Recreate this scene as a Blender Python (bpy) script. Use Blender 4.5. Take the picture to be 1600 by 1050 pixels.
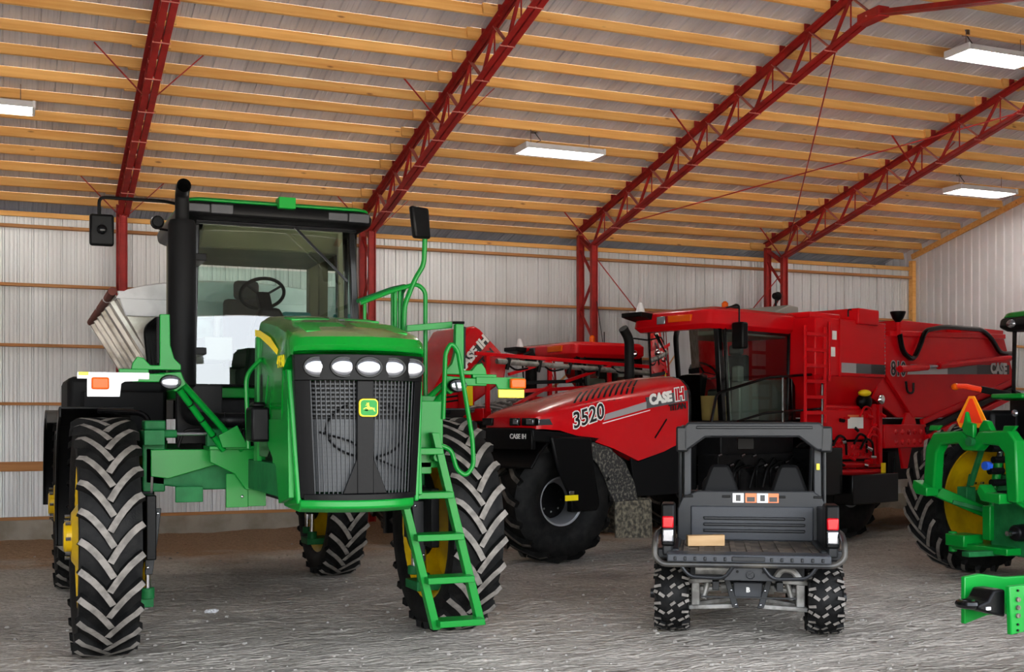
import bpy, math, random
from mathutils import Vector, Matrix, noise
R = math.radians
PI = math.pi
random.seed(7)
for o in list(bpy.data.objects):
    bpy.data.objects.remove(o)
scene = bpy.context.scene
COL = scene.collection

# ------------------------------------------------------------------ camera, sky, sun, exposure
cam_d = bpy.data.cameras.new('camera')
cam = bpy.data.objects.new('camera', cam_d)
COL.objects.link(cam)
cam.location = (0, 0, 1.95)
cam.rotation_euler = (R(90), 0, R(-22.85))
cam_d.sensor_width = 36
cam_d.lens = 1860 / 1600 * 36
cam_d.shift_y = 130 / 1600
cam_d.clip_end = 500
scene.camera = cam

world = bpy.data.worlds.new('sky')
scene.world = world
world.use_nodes = True
wn = world.node_tree
sky = wn.nodes.new('ShaderNodeTexSky')
sky.sky_type = 'NISHITA'
sky.sun_disc = False
sky.sun_elevation = R(50)
sky.sun_rotation = R(20)
sky.air_density = 1.0
sky.dust_density = 4.0
sky.ozone_density = 0.4
bg = wn.nodes['Background']
bg.inputs['Strength'].default_value = 0.55
hsv = wn.nodes.new('ShaderNodeHueSaturation')      # hazy, nearly white daylight
hsv.inputs['Saturation'].default_value = 0.3
wn.links.new(sky.outputs[0], hsv.inputs['Color'])
wn.links.new(hsv.outputs[0], bg.inputs[0])

sun_d = bpy.data.lights.new('sun', 'SUN')
sun_d.energy = 7.5
sun_d.angle = R(3)
sun_d.color = (1.0, 0.97, 0.92)
sun = bpy.data.objects.new('sun', sun_d)
COL.objects.link(sun)
sun.location = (0, 30, 30)
sun.rotation_euler = (R(-40), 0, R(-20))

scene.view_settings.view_transform = 'Standard'
scene.view_settings.look = 'None'
scene.view_settings.gamma = 1.0
scene.view_settings.use_curve_mapping = False
scene.view_settings.exposure = 2.2

# ------------------------------------------------------------------ materials
def lin(c):
    return tuple((v / 255 / 12.92) if v / 255 <= 0.04045 else ((v / 255 + 0.055) / 1.055) ** 2.4 for v in c) + (1,)

def mat(name, col, rough=0.5, metal=0.0, col2=None, scale=6.0, bump=0.0, bscale=40.0, stretch=(1, 1, 1), emit=None,
        estr=0.0, coat=0.0, lo=0.4, hi=0.65, detail=5.0, spec=None, trans=0.0, alpha=1.0):
    m = bpy.data.materials.new(name)
    m.use_nodes = True
    nt = m.node_tree
    b = nt.nodes['Principled BSDF']
    b.inputs['Base Color'].default_value = lin(col)
    b.inputs['Roughness'].default_value = rough
    b.inputs['Metallic'].default_value = metal
    if coat:
        b.inputs['Coat Weight'].default_value = coat
        b.inputs['Coat Roughness'].default_value = 0.06
    if spec is not None:
        b.inputs['Specular IOR Level'].default_value = spec
    if trans:
        b.inputs['Transmission Weight'].default_value = trans
    if alpha < 1:
        b.inputs['Alpha'].default_value = alpha
    if emit:
        b.inputs['Emission Color'].default_value = lin(emit)
        b.inputs['Emission Strength'].default_value = estr
    tc = None
    if col2 or bump:
        tc = nt.nodes.new('ShaderNodeTexCoord')
        mp = nt.nodes.new('ShaderNodeMapping')
        mp.inputs['Scale'].default_value = stretch
        nt.links.new(tc.outputs['Object'], mp.inputs[0])
    if col2:
        n = nt.nodes.new('ShaderNodeTexNoise')
        n.inputs['Scale'].default_value = scale
        n.inputs['Detail'].default_value = detail
        nt.links.new(mp.outputs[0], n.inputs[0])
        r = nt.nodes.new('ShaderNodeValToRGB')
        r.color_ramp.elements[0].position = lo
        r.color_ramp.elements[1].position = hi
        r.color_ramp.elements[0].color = lin(col)
        r.color_ramp.elements[1].color = lin(col2)
        nt.links.new(n.outputs[0], r.inputs[0])
        nt.links.new(r.outputs[0], b.inputs['Base Color'])
    if bump:
        n2 = nt.nodes.new('ShaderNodeTexNoise')
        n2.inputs['Scale'].default_value = bscale
        n2.inputs['Detail'].default_value = 4
        nt.links.new(mp.outputs[0], n2.inputs[0])
        bp = nt.nodes.new('ShaderNodeBump')
        bp.inputs['Strength'].default_value = bump
        bp.inputs['Distance'].default_value = 0.02
        nt.links.new(n2.outputs[0], bp.inputs['Height'])
        nt.links.new(bp.outputs[0], b.inputs['Normal'])
    return m

def dusty(name, col, dust, rough=0.3, coat=0.5, amount=(0.55, 0.95)):
    """paint with dust lying on the faces that point up"""
    m = mat(name, col, rough, coat=coat * 0.3, spec=0.3)
    nt = m.node_tree
    b = nt.nodes['Principled BSDF']
    g = nt.nodes.new('ShaderNodeNewGeometry')
    sx = nt.nodes.new('ShaderNodeSeparateXYZ')
    nt.links.new(g.outputs['Normal'], sx.inputs[0])
    tc = nt.nodes.new('ShaderNodeTexCoord')
    n = nt.nodes.new('ShaderNodeTexNoise')
    n.inputs['Scale'].default_value = 3.0
    n.inputs['Detail'].default_value = 6
    nt.links.new(tc.outputs['Object'], n.inputs[0])
    mr = nt.nodes.new('ShaderNodeMapRange')
    mr.inputs[1].default_value, mr.inputs[2].default_value = amount
    mr.inputs[3].default_value, mr.inputs[4].default_value = 0.0, 0.9
    nt.links.new(sx.outputs[2], mr.inputs[0])
    mu = nt.nodes.new('ShaderNodeMath'); mu.operation = 'MULTIPLY'
    nt.links.new(mr.outputs[0], mu.inputs[0])
    nt.links.new(n.outputs[0], mu.inputs[1])
    mx = nt.nodes.new('ShaderNodeMix'); mx.data_type = 'RGBA'
    mu.use_clamp = True
    m3 = nt.nodes.new('ShaderNodeMath'); m3.operation = 'MULTIPLY'; m3.use_clamp = True
    m3.inputs[1].default_value = 1.5
    nt.links.new(mu.outputs[0], m3.inputs[0])
    nt.links.new(m3.outputs[0], mx.inputs[0])
    mx.inputs[6].default_value = lin(col)
    mx.inputs[7].default_value = lin(dust)
    nt.links.new(mx.outputs[2], b.inputs['Base Color'])
    return m

def glass(name, tint, rough=0.0, ior=1.5):
    m = bpy.data.materials.new(name)
    m.use_nodes = True
    nt = m.node_tree
    nt.nodes.clear()
    out = nt.nodes.new('ShaderNodeOutputMaterial')
    tr = nt.nodes.new('ShaderNodeBsdfTransparent')
    tr.inputs[0].default_value = tint + (1,)
    gl = nt.nodes.new('ShaderNodeBsdfGlossy')
    gl.inputs['Roughness'].default_value = rough
    fr = nt.nodes.new('ShaderNodeFresnel')
    fr.inputs[0].default_value = ior
    mx = nt.nodes.new('ShaderNodeMixShader')
    nt.links.new(fr.outputs[0], mx.inputs[0])
    nt.links.new(tr.outputs[0], mx.inputs[1])
    nt.links.new(gl.outputs[0], mx.inputs[2])
    nt.links.new(mx.outputs[0], out.inputs[0])
    return m

M = {}
M['green'] = mat('green_paint', (0, 116, 36), 0.34, coat=0.06, spec=0.25)
M['green_dull'] = mat('green_cast_paint', (14, 86, 42), 0.55, col2=(24, 100, 52), scale=9, bump=0.1, spec=0.2)
M['green_hood'] = dusty('dusty_green_hood', (2, 112, 30), (128, 132, 92), 0.22, 0.8, (0.7, 0.98))
M['green_patch'] = mat('clean_green_panel', (6, 136, 42), 0.34, coat=0.05, spec=0.25)
M['yellow'] = mat('yellow_wheel_paint', (216, 176, 4), 0.35, col2=(182, 146, 8), scale=4)
M['red'] = mat('red_paint', (198, 4, 16), 0.3, coat=0.04, spec=0.16)
M['red_hood'] = dusty('dusty_red_paint', (190, 5, 16), (160, 92, 86), 0.26, 0.4, (0.72, 1.0))
M['red_steel'] = mat('oxide_red_steel', (170, 40, 36), 0.5, spec=0.3, col2=(144, 32, 30), scale=5)
M['red_flat'] = mat('oxide_red_flat_bar', (190, 110, 100), 0.5)
M['black'] = mat('black_plastic', (8, 8, 9), 0.4, bump=0.05, spec=0.13)
M['black_gloss'] = mat('black_enamel', (5, 5, 6), 0.18, spec=0.3)
M['black_matt'] = mat('matt_black_rubber', (12, 12, 13), 0.6, spec=0.15)
M['dark'] = mat('dark_machinery', (7, 7, 8), 0.5, col2=(20, 20, 21), scale=12, spec=0.2)
M['grille'] = mat('dark_grey_screen', (40, 42, 44), 0.5, metal=0.3)
M['core'] = mat('radiator_core_grey', (74, 76, 78), 0.45, metal=0.5)
M['tyre'] = mat('tyre_rubber', (12, 12, 12), 0.6, col2=(26, 25, 24), scale=10, bump=0.15, bscale=60, spec=0.15)
M['tread'] = mat('worn_tread_face', (122, 116, 109), 0.7, col2=(92, 87, 81), scale=14, bump=0.2)
M['tread_dark'] = mat('dusty_tread_face', (98, 92, 86), 0.7, col2=(44, 42, 40), scale=9)
M['chrome'] = mat('chrome', (225, 225, 228), 0.08, metal=1.0)
M['steel'] = mat('bright_steel', (170, 172, 176), 0.25, metal=1.0)
M['stainless'] = mat('stainless_sheet', (176, 172, 166), 0.3, metal=0.9, col2=(140, 134, 126), scale=5)
M['white'] = mat('white_enamel', (220, 220, 222), 0.4)
M['white_cover'] = mat('white_vinyl_cover', (236, 236, 240), 0.5, col2=(214, 214, 218), scale=4)
M['amber'] = mat('amber_lens', (214, 84, 0), 0.2, spec=0.3)
M['redlens'] = mat('red_lens', (180, 8, 24), 0.15, spec=0.3)
M['clearlens'] = mat('clear_lens', (140, 142, 148), 0.14, metal=0.85)
M['yellow_ref'] = mat('yellow_reflector', (250, 226, 20), 0.3)
M['orange_ref'] = mat('fluorescent_orange', (250, 58, 14), 0.5)
M['orange_rim'] = mat('orange_reflector', (255, 150, 12), 0.4)
M['glass'] = glass('cab_glass', (0.68, 0.88, 0.85))
M['lamp_grey'] = mat('smoked_lamp_cover', (62, 63, 66), 0.3)
M['windshield'] = glass('coated_windshield_glass', (0.80, 0.88, 0.80), 0.0, 1.95)
M['glass_dark'] = glass('tinted_cab_glass', (0.66, 0.78, 0.73))
M['olive'] = mat('olive_grey_trim', (112, 110, 88), 0.6, col2=(100, 98, 78), scale=3)
M['grey_trim'] = mat('grey_cab_trim', (142, 144, 138), 0.6)
M['seat'] = mat('dark_seat_fabric', (52, 52, 50), 0.85)
M['wood'] = None
M['cardboard'] = mat('cardboard', (186, 148, 92), 0.8)
M['decal_black'] = mat('black_decal', (18, 18, 20), 0.35)
M['decal_silver'] = mat('silver_decal', (176, 176, 178), 0.3, metal=0.4)
M['decal_grey'] = mat('charcoal_decal', (78, 78, 82), 0.35)
M['decal_white'] = mat('white_decal', (232, 230, 226), 0.4)
M['decal_yellow'] = mat('yellow_decal', (246, 214, 20), 0.4)
M['decal_orange'] = mat('orange_decal', (226, 120, 70), 0.5)
M['rim_grey'] = mat('grey_wheel_rim', (158, 160, 164), 0.35, metal=0.5)
M['mud'] = mat('mud_spattered_plastic', (30, 30, 30), 0.7, col2=(112, 108, 98), scale=26, lo=0.5, hi=0.66, detail=8, bump=0.2)
M['mud_heavy'] = mat('mud_caked_rubber', (58, 55, 48), 0.9, col2=(134, 126, 108), scale=18, lo=0.4, hi=0.7, detail=8, bump=0.4)
M['utv'] = mat('charcoal_plastic', (40, 41, 43), 0.42, bump=0.06, bscale=120, spec=0.25)
M['utv_dark'] = mat('dark_charcoal_plastic', (25, 26, 28), 0.4, bump=0.06, bscale=120, spec=0.3)
M['bed'] = mat('dusty_bed_liner', (70, 62, 54), 0.8, col2=(112, 100, 86), scale=6)
M['tailgate'] = mat('slate_grey_plastic', (56, 58, 62), 0.42, bump=0.06, bscale=120, spec=0.25)
M['bumper'] = mat('dusty_black_tube', (30, 30, 31), 0.5, col2=(96, 90, 80), scale=2.2, lo=0.55, hi=0.8)
M['alloy'] = mat('dusty_cast_metal', (140, 138, 134), 0.45, metal=0.4, col2=(96, 93, 88), scale=10)
M['brown_tarp'] = mat('brown_rolled_tarp', (112, 44, 30), 0.6)
M['teal'] = mat('teal_seat', (70, 150, 150), 0.6)

def wood(name, a, b_, knot):
    m = mat(name, a, 0.65, col2=b_, scale=1.6, stretch=(0.5, 10, 10), lo=0.3, hi=0.75)
    nt = m.node_tree
    b = nt.nodes['Principled BSDF']
    tc = nt.nodes.new('ShaderNodeTexCoord')
    oi = nt.nodes.new('ShaderNodeObjectInfo')
    ad = nt.nodes.new('ShaderNodeVectorMath'); ad.operation = 'MULTIPLY_ADD'
    cb = nt.nodes.new('ShaderNodeCombineXYZ')
    for i in range(3):
        nt.links.new(oi.outputs['Random'], cb.inputs[i])
    ad.inputs[1].default_value = (37, 51, 29)
    nt.links.new(cb.outputs[0], ad.inputs[0])
    nt.links.new(tc.outputs['Object'], ad.inputs[2])
    mp = nt.nodes['Mapping']
    nt.links.new(ad.outputs[0], mp.inputs[0])
    v = nt.nodes.new('ShaderNodeTexVoronoi')
    v.inputs['Scale'].default_value = 1.5
    mp2 = nt.nodes.new('ShaderNodeMapping')
    mp2.inputs['Scale'].default_value = (1, 3, 3)
    nt.links.new(ad.outputs[0], mp2.inputs[0])
    nt.links.new(mp2.outputs[0], v.inputs[0])
    lt = nt.nodes.new('ShaderNodeMapRange')
    lt.inputs[1].default_value, lt.inputs[2].default_value = 0.04, 0.1
    lt.inputs[3].default_value, lt.inputs[4].default_value = 0.75, 0.0
    nt.links.new(v.outputs[0], lt.inputs[0])
    mx = nt.nodes.new('ShaderNodeMix'); mx.data_type = 'RGBA'
    nt.links.new(lt.outputs[0], mx.inputs[0])
    src = b.inputs['Base Color'].links[0].from_socket
    nt.links.new(src, mx.inputs[6])
    mx.inputs[7].default_value = lin(knot)
    hs = nt.nodes.new('ShaderNodeHueSaturation')
    mr = nt.nodes.new('ShaderNodeMapRange')
    mr.inputs[3].default_value, mr.inputs[4].default_value = 0.8, 1.12
    nt.links.new(oi.outputs['Random'], mr.inputs[0])
    nt.links.new(mr.outputs[0], hs.inputs['Value'])
    nt.links.new(mx.outputs[2], hs.inputs['Color'])
    nt.links.new(hs.outputs[0], b.inputs['Base Color'])
    return m
M['wood'] = wood('pine_lumber', (244, 190, 112), (224, 158, 80), (120, 62, 26))
M['wood_girt'] = wood('brown_pine_lumber', (196, 140, 84), (168, 108, 58), (110, 60, 30))
M['wood_block'] = wood('sawn_wood_block', (196, 160, 114), (172, 132, 84), (130, 90, 50))

M['wall_metal'] = mat('galvanised_wall_sheet', (214, 216, 218), 0.4, metal=0.3, col2=(196, 197, 198), scale=1.3, stretch=(1, 1, 0.25))
M['roof_metal'] = mat('galvanised_roof_sheet', (206, 205, 212), 0.5, metal=0.2, col2=(188, 186, 192), scale=1.2, stretch=(1, 0.2, 1))
M['gable_metal'] = mat('white_gable_sheet', (220, 218, 220), 0.4, col2=(210, 207, 209), scale=1.0)
M['concrete'] = mat('dusty_concrete', (164, 156, 144), 0.85, col2=(138, 130, 116), scale=2.5, bump=0.3)
M['gravel_out'] = mat('pale_crushed_stone', (184, 178, 168), 0.9, col2=(160, 153, 142), scale=3, bump=0.4)
M['stone'] = mat('pale_pebble', (150, 145, 138), 0.85, col2=(122, 116, 108), scale=4)
M['tube'] = mat('lit_fluorescent_tube', (255, 255, 250), 0.4, emit=(255, 252, 244), estr=9.0)

def dirt():
    m = bpy.data.materials.new('packed_dirt_floor')
    m.use_nodes = True
    nt = m.node_tree
    b = nt.nodes['Principled BSDF']
    b.inputs['Roughness'].default_value = 0.95
    b.inputs['Specular IOR Level'].default_value = 0.15
    tc = nt.nodes.new('ShaderNodeTexCoord')
    def nz(scale, detail=6, stretch=(1, 1, 1), rot=0):
        mp = nt.nodes.new('ShaderNodeMapping')
        mp.inputs['Scale'].default_value = stretch
        mp.inputs['Rotation'].default_value = (0, 0, rot)
        nt.links.new(tc.outputs['Object'], mp.inputs[0])
        n = nt.nodes.new('ShaderNodeTexNoise')
        n.inputs['Scale'].default_value = scale
        n.inputs['Detail'].default_value = detail
        nt.links.new(mp.outputs[0], n.inputs[0])
        return n
    a = nz(0.7, 7)
    r = nt.nodes.new('ShaderNodeValToRGB')
    r.color_ramp.elements[0].position = 0.3
    r.color_ramp.elements[1].position = 0.7
    r.color_ramp.elements[0].color = lin((150, 143, 134))
    r.color_ramp.elements[1].color = lin((186, 178, 168))
    nt.links.new(a.outputs[0], r.inputs[0])
    # loose brown soil along the back wall, with an uneven edge
    sx = nt.nodes.new('ShaderNodeSeparateXYZ')
    nt.links.new(tc.outputs['Object'], sx.inputs[0])
    n3 = nz(0.9, 5)
    ad = nt.nodes.new('ShaderNodeMath'); ad.operation = 'MULTIPLY_ADD'
    ad.inputs[1].default_value = 5.0
    nt.links.new(n3.outputs[0], ad.inputs[0]); nt.links.new(sx.outputs[1], ad.inputs[2])
    mr = nt.nodes.new('ShaderNodeMapRange')
    mr.inputs[1].default_value, mr.inputs[2].default_value = 19.0, 21.0
    nt.links.new(ad.outputs[0], mr.inputs[0])
    mx = nt.nodes.new('ShaderNodeMix'); mx.data_type = 'RGBA'
    nt.links.new(mr.outputs[0], mx.inputs[0])
    nt.links.new(r.outputs[0], mx.inputs[6])
    mx.inputs[7].default_value = lin((150, 122, 96))
    n4 = nz(26, 4)
    hs = nt.nodes.new('ShaderNodeHueSaturation')
    mv = nt.nodes.new('ShaderNodeMapRange')
    mv.inputs[1].default_value, mv.inputs[2].default_value = 0.3, 0.7
    mv.inputs[3].default_value, mv.inputs[4].default_value = 0.8, 1.2
    nt.links.new(n4.outputs[0], mv.inputs[0])
    nt.links.new(mv.outputs[0], hs.inputs['Value'])
    nt.links.new(mx.outputs[2], hs.inputs['Color'])
    nt.links.new(hs.outputs[0], b.inputs['Base Color'])
    n5 = nz(13, 9, (0.6, 1.6, 1))
    bp = nt.nodes.new('ShaderNodeBump')
    bp.inputs['Strength'].default_value = 1.0
    bp.inputs['Distance'].default_value = 0.09
    nt.links.new(n5.outputs[0], bp.inputs['Height'])
    nt.links.new(bp.outputs[0], b.inputs['Normal'])
    return m
M['dirt'] = dirt()

# ------------------------------------------------------------------ mesh helpers
OFF = [Vector((0, 0, 0))]

def frame_of(d):
    d = Vector(d).normalized()
    up = Vector((0, 0, 1)) if abs(d.z) < 0.95 else Vector((0, 1, 0))
    s = d.cross(up).normalized()
    return d, s, s.cross(d).normalized()

class MB:
    """collects shapes; build() links them as one mesh object"""
    def __init__(self):
        self.v, self.f, self.m, self.g = [], [], [], []
    def add(self, vs, fs, mi=0):
        n = len(self.v)
        self.g.append((n, len(self.f), n + len(vs), len(self.f) + len(fs)))
        self.v += [tuple(p) for p in vs]
        for k in fs:
            self.f.append([i + n for i in k])
            self.m.append(mi)
        return self
    def box(self, x0, x1, y0, y1, z0, z1, mi=0):
        v = [(x, y, z) for z in (z0, z1) for y in (y0, y1) for x in (x0, x1)]
        return self.add(v, [(0, 2, 3, 1), (4, 5, 7, 6), (0, 1, 5, 4), (2, 6, 7, 3), (0, 4, 6, 2), (1, 3, 7, 5)], mi)
    def bar(self, a, b, w, h, mi=0):
        """rectangular bar from a to b; w sideways, h the other way"""
        a, b = Vector(a), Vector(b)
        d, s, u = frame_of(b - a)
        v = []
        for p in (a, b):
            for i, j in ((-1, -1), (1, -1), (1, 1), (-1, 1)):
                v.append(p + s * (i * w / 2) + u * (j * h / 2))
        return self.add(v, [(3, 2, 1, 0), (4, 5, 6, 7), (0, 1, 5, 4), (1, 2, 6, 5), (2, 3, 7, 6), (3, 0, 4, 7)], mi)
    def tube(self, pts, r, n=8, mi=0, caps=True):
        pts = [Vector(p) for p in pts]
        rs = r if isinstance(r, (list, tuple)) else [r] * len(pts)
        ds = []
        for i in range(len(pts)):
            a = pts[max(i - 1, 0)]; b = pts[min(i + 1, len(pts) - 1)]
            ds.append((b - a).normalized())
        _, s, u = frame_of(ds[0])
        v, f = [], []
        for i, p in enumerate(pts):
            d = ds[i]
            s = (s - d * s.dot(d)).normalized()
            u = s.cross(d)
            k = 1.0
            if 0 < i < len(pts) - 1:
                c = (pts[i] - pts[i - 1]).normalized().dot((pts[i + 1] - pts[i]).normalized())
                k = 1 / max(0.6, math.sqrt(max(0.0, (1 + c) / 2)))
            for j in range(n):
                t = 2 * PI * j / n
                v.append(p + (s * math.cos(t) + u * math.sin(t)) * rs[i])
        for i in range(len(pts) - 1):
            for j in range(n):
                f.append((i * n + j, i * n + (j + 1) % n, (i + 1) * n + (j + 1) % n, (i + 1) * n + j))
        if caps:
            f.append(tuple(range(n - 1, -1, -1)))
            f.append(tuple((len(pts) - 1) * n + j for j in range(n)))
        return self.add(v, f, mi)
    def cyl(self, a, b, r, n=16, mi=0, r2=None):
        return self.tube([a, b], [r, r if r2 is None else r2], n, mi)
    def prism(self, prof, axis, a, b, mi=0):
        """closed outline extruded along an axis: axis 'x' takes (y,z), 'y' takes (x,z), 'z' takes (x,y)"""
        def P(p, t):
            return {'x': (t, p[0], p[1]), 'y': (p[0], t, p[1]), 'z': (p[0], p[1], t)}[axis]
        n = len(prof)
        v = [P(p, a) for p in prof] + [P(p, b) for p in prof]
        f = [tuple(range(n)), tuple(range(2 * n - 1, n - 1, -1))]
        f += [(i, i + n, (i + 1) % n + n, (i + 1) % n) for i in range(n)]
        return self.add(v, f, mi)
    def lathe(self, prof, axis='x', c=(0, 0, 0), n=32, mi=0, closed=False):
        """prof: (t along the axis, radius)"""
        v, f = [], []
        for t, r in prof:
            for j in range(n):
                q = 2 * PI * j / n
                cs, sn = r * math.cos(q), r * math.sin(q)
                p = {'x': (t, cs, sn), 'y': (cs, t, sn), 'z': (cs, sn, t)}[axis]
                v.append((p[0] + c[0], p[1] + c[1], p[2] + c[2]))
        m = len(prof)
        for i in range(m if closed else m - 1):
            a, b = i * n, ((i + 1) % m) * n
            for j in range(n):
                f.append((a + j, a + (j + 1) % n, b + (j + 1) % n, b + j))
        if not closed:
            if prof[0][1] > 1e-6: f.append(tuple(range(n)))
            if prof[-1][1] > 1e-6: f.append(tuple((m - 1) * n + j for j in range(n)))
        return self.add(v, f, mi)
    def loft(self, secs, mi=0, cap=True, closed=True):
        """rings of equal point count joined in order"""
        n = len(secs[0])
        v = [p for s in secs for p in s]
        f = []
        for i in range(len(secs) - 1):
            for j in range(n if closed else n - 1):
                k = (j + 1) % n
                f.append((i * n + j, i * n + k, (i + 1) * n + k, (i + 1) * n + j))
        if cap and closed:
            f.append(tuple(range(n - 1, -1, -1)))
            f.append(tuple((len(secs) - 1) * n + j for j in range(n)))
        return self.add(v, f, mi)
    def ball(self, c, rx, ry=None, rz=None, n=16, m=10, mi=0):
        ry = rx if ry is None else ry
        rz = rx if rz is None else rz
        v = []
        for i in range(m + 1):
            a = PI * i / m
            for j in range(n):
                b = 2 * PI * j / n
                v.append((c[0] + rx * math.sin(a) * math.cos(b), c[1] + ry * math.sin(a) * math.sin(b), c[2] + rz * math.cos(a)))
        f = [(i * n + j, (i + 1) * n + j, (i + 1) * n + (j + 1) % n, i * n + (j + 1) % n) for i in range(m) for j in range(n)]
        return self.add(v, f, mi)
    def sheet(self, pts, th, mi=0):
        """flat polygon in space given a thickness along its normal"""
        pts = [Vector(p) for p in pts]
        nn = Vector((0, 0, 0))
        for i in range(len(pts)):
            nn += pts[i].cross(pts[(i + 1) % len(pts)])
        nn = nn.normalized() * th / 2
        n = len(pts)
        v = [p + nn for p in pts] + [p - nn for p in pts]
        f = [tuple(range(n)), tuple(range(2 * n - 1, n - 1, -1))]
        f += [(i, i + n, (i + 1) % n + n, (i + 1) % n) for i in range(n)]
        return self.add(v, f, mi)
    def mesh(self, name, mats, smooth=35):
        me = bpy.data.meshes.new(name)
        o = OFF[0]
        me.from_pydata([(p[0] - o.x, p[1] - o.y, p[2] - o.z) for p in self.v], [], self.f)
        for m in (mats if isinstance(mats, (list, tuple)) else [mats]):
            me.materials.append(M[m] if isinstance(m, str) else m)
        me.polygons.foreach_set('material_index', self.m)
        import bmesh
        bm = bmesh.new()
        bm.from_mesh(me)
        bmesh.ops.remove_doubles(bm, verts=bm.verts, dist=1e-5)
        bmesh.ops.recalc_face_normals(bm, faces=bm.faces)
        bm.to_mesh(me)
        bm.free()
        if smooth:
            me.shade_smooth()
            me.set_sharp_from_angle(angle=R(smooth))
        me.update()
        return me
    def build(self, name, mats, parent=None, bevel=0, smooth=35, label=None, seg=2):
        me = self.mesh(name, mats, smooth)
        return link(name, me, parent, bevel, label, seg)

def link(name, me, parent=None, bevel=0, label=None, seg=2):
    o = bpy.data.objects.new(name, me)
    COL.objects.link(o)
    if parent: o.parent = parent
    if label: o['label'] = label
    if bevel:
        b = o.modifiers.new('bevel', 'BEVEL')
        b.width = bevel; b.segments = seg; b.limit_method = 'ANGLE'; b.angle_limit = R(40)
    return o

def tag(o, label, cat=None, group=None, kind=None):
    if label: o['label'] = label
    if cat: o['category'] = cat
    if group: o['group'] = group
    if kind: o['kind'] = kind
    return o

def thing(name, label, cat, loc, rz=0, group=None):
    o = bpy.data.objects.new(name, None)
    o.empty_display_size = 0.3
    COL.objects.link(o)
    o.location = loc
    o.rotation_euler = (0, 0, R(rz))
    return tag(o, label, cat, group)

def part(name, mats, parent, bevel=0, smooth=35, label=None):
    """returns a fresh MB whose .done() builds it"""
    b = MB()
    b.done = lambda: b.build(name, mats, parent, bevel, smooth, label)
    def each():
        """every shape added becomes an object of its own"""
        out = []
        for v0, f0, v1, f1 in b.g:
            c = MB(); c.add(b.v[v0:v1], [[i - v0 for i in f] for f in b.f[f0:f1]]); c.m = b.m[f0:f1]
            out.append(c.build(name, mats, parent, bevel, smooth, label))
        return out
    b.each = each
    return b

def lettering(name, text, size, matrix, material, parent, ext=0.003, label=None, bold=0.0, shear=0.0, sx=1.0):
    c = bpy.data.curves.new(name, 'FONT')
    c.body = text
    c.size = size
    c.extrude = ext
    c.offset = bold
    c.shear = shear
    c.align_x = 'CENTER'
    c.align_y = 'CENTER'
    c.resolution_u = 3
    t = bpy.data.objects.new(name, c)
    COL.objects.link(t)
    dg = bpy.context.evaluated_depsgraph_get()
    me = bpy.data.meshes.new_from_object(t.evaluated_get(dg))
    bpy.data.objects.remove(t)
    me.transform(Matrix.Translation(-OFF[0]) @ matrix @ Matrix.Diagonal((sx, 1, 1, 1)))
    me.materials.clear()
    me.materials.append(M[material])
    return link(name, me, parent, 0, label)

def face_matrix(origin, right, up):
    """matrix placing text at origin, reading along right, upright along up"""
    r = Vector(right).normalized()
    u = Vector(up); u = (u - r * u.dot(r)).normalized()
    n = r.cross(u)
    m = Matrix((r, u, n)).transposed().to_4x4()
    m.translation = Vector(origin)
    return m

def arc_pts(pts, rad=0.05, n=4):
    """polyline with rounded corners"""
    pts = [Vector(p) for p in pts]
    out = [pts[0]]
    for i in range(1, len(pts) - 1):
        a, b, c = pts[i - 1], pts[i], pts[i + 1]
        d1, d2 = (a - b), (c - b)
        r = min(rad, d1.length * 0.45, d2.length * 0.45)
        p, q = b + d1.normalized() * r, b + d2.normalized() * r
        for k in range(n + 1):
            t = k / n
            out.append(p * (1 - t) ** 2 + b * 2 * t * (1 - t) + q * t ** 2)
    out.append(pts[-1])
    return out

def rrect(w, h, r, n=4, cx=0.0, cy=0.0):
    """rounded rectangle outline"""
    out = []
    for sx, sy, a0 in ((1, 1, 0), (-1, 1, 90), (-1, -1, 180), (1, -1, 270)):
        for k in range(n + 1):
            a = R(a0 + 90 * k / n)
            out.append((cx + sx * (w / 2 - r) + r * math.cos(a), cy + sy * (h / 2 - r) + r * math.sin(a)))
    return out
# ------------------------------------------------------------------ the shed
WALL_Y = 21.8
RIDGE_Y = 12.77
FRONT_Y = 2 * RIDGE_Y - WALL_Y
SLOPE = 0.2368
FRAMES = [1.75, 6.08, 10.61, 15.12]
X_LEFT, X_RIGHT = -7.0, 19.24
def roof_z(y):           # underside of the purlins
    return 5.74 + SLOPE * ((21.77 - y) if y > RIDGE_Y else (y - (2 * RIDGE_Y - 21.77)))
def struct(o):
    o['kind'] = 'structure'
    return o
def floor_z(x, y):
    z = 0.014 * noise.noise((x * 0.55, y * 0.55, 1.0)) + 0.016 * noise.noise((x * 1.6, y * 3.6, 3.0))
    z += 0.02 * noise.noise((x * 2.8, y * 9, 5.0)) + 0.008 * noise.noise((x * 8, y * 13, 7.0)) - 0.014
    t = min(1, max(0, (y - 16) / 5)); z -= 0.1 * t * t * (3 - 2 * t)
    # heap of loose soil against the wall behind the sprayer
    z += 0.22 * math.exp(-((x - 6.3) / 1.5) ** 2 - ((y - 21.3) / 0.9) ** 2)
    z += 0.06 * math.exp(-((y - 21.9) / 0.8) ** 2) * (0.6 + noise.noise((x, y, 9)))
    return z

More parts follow.
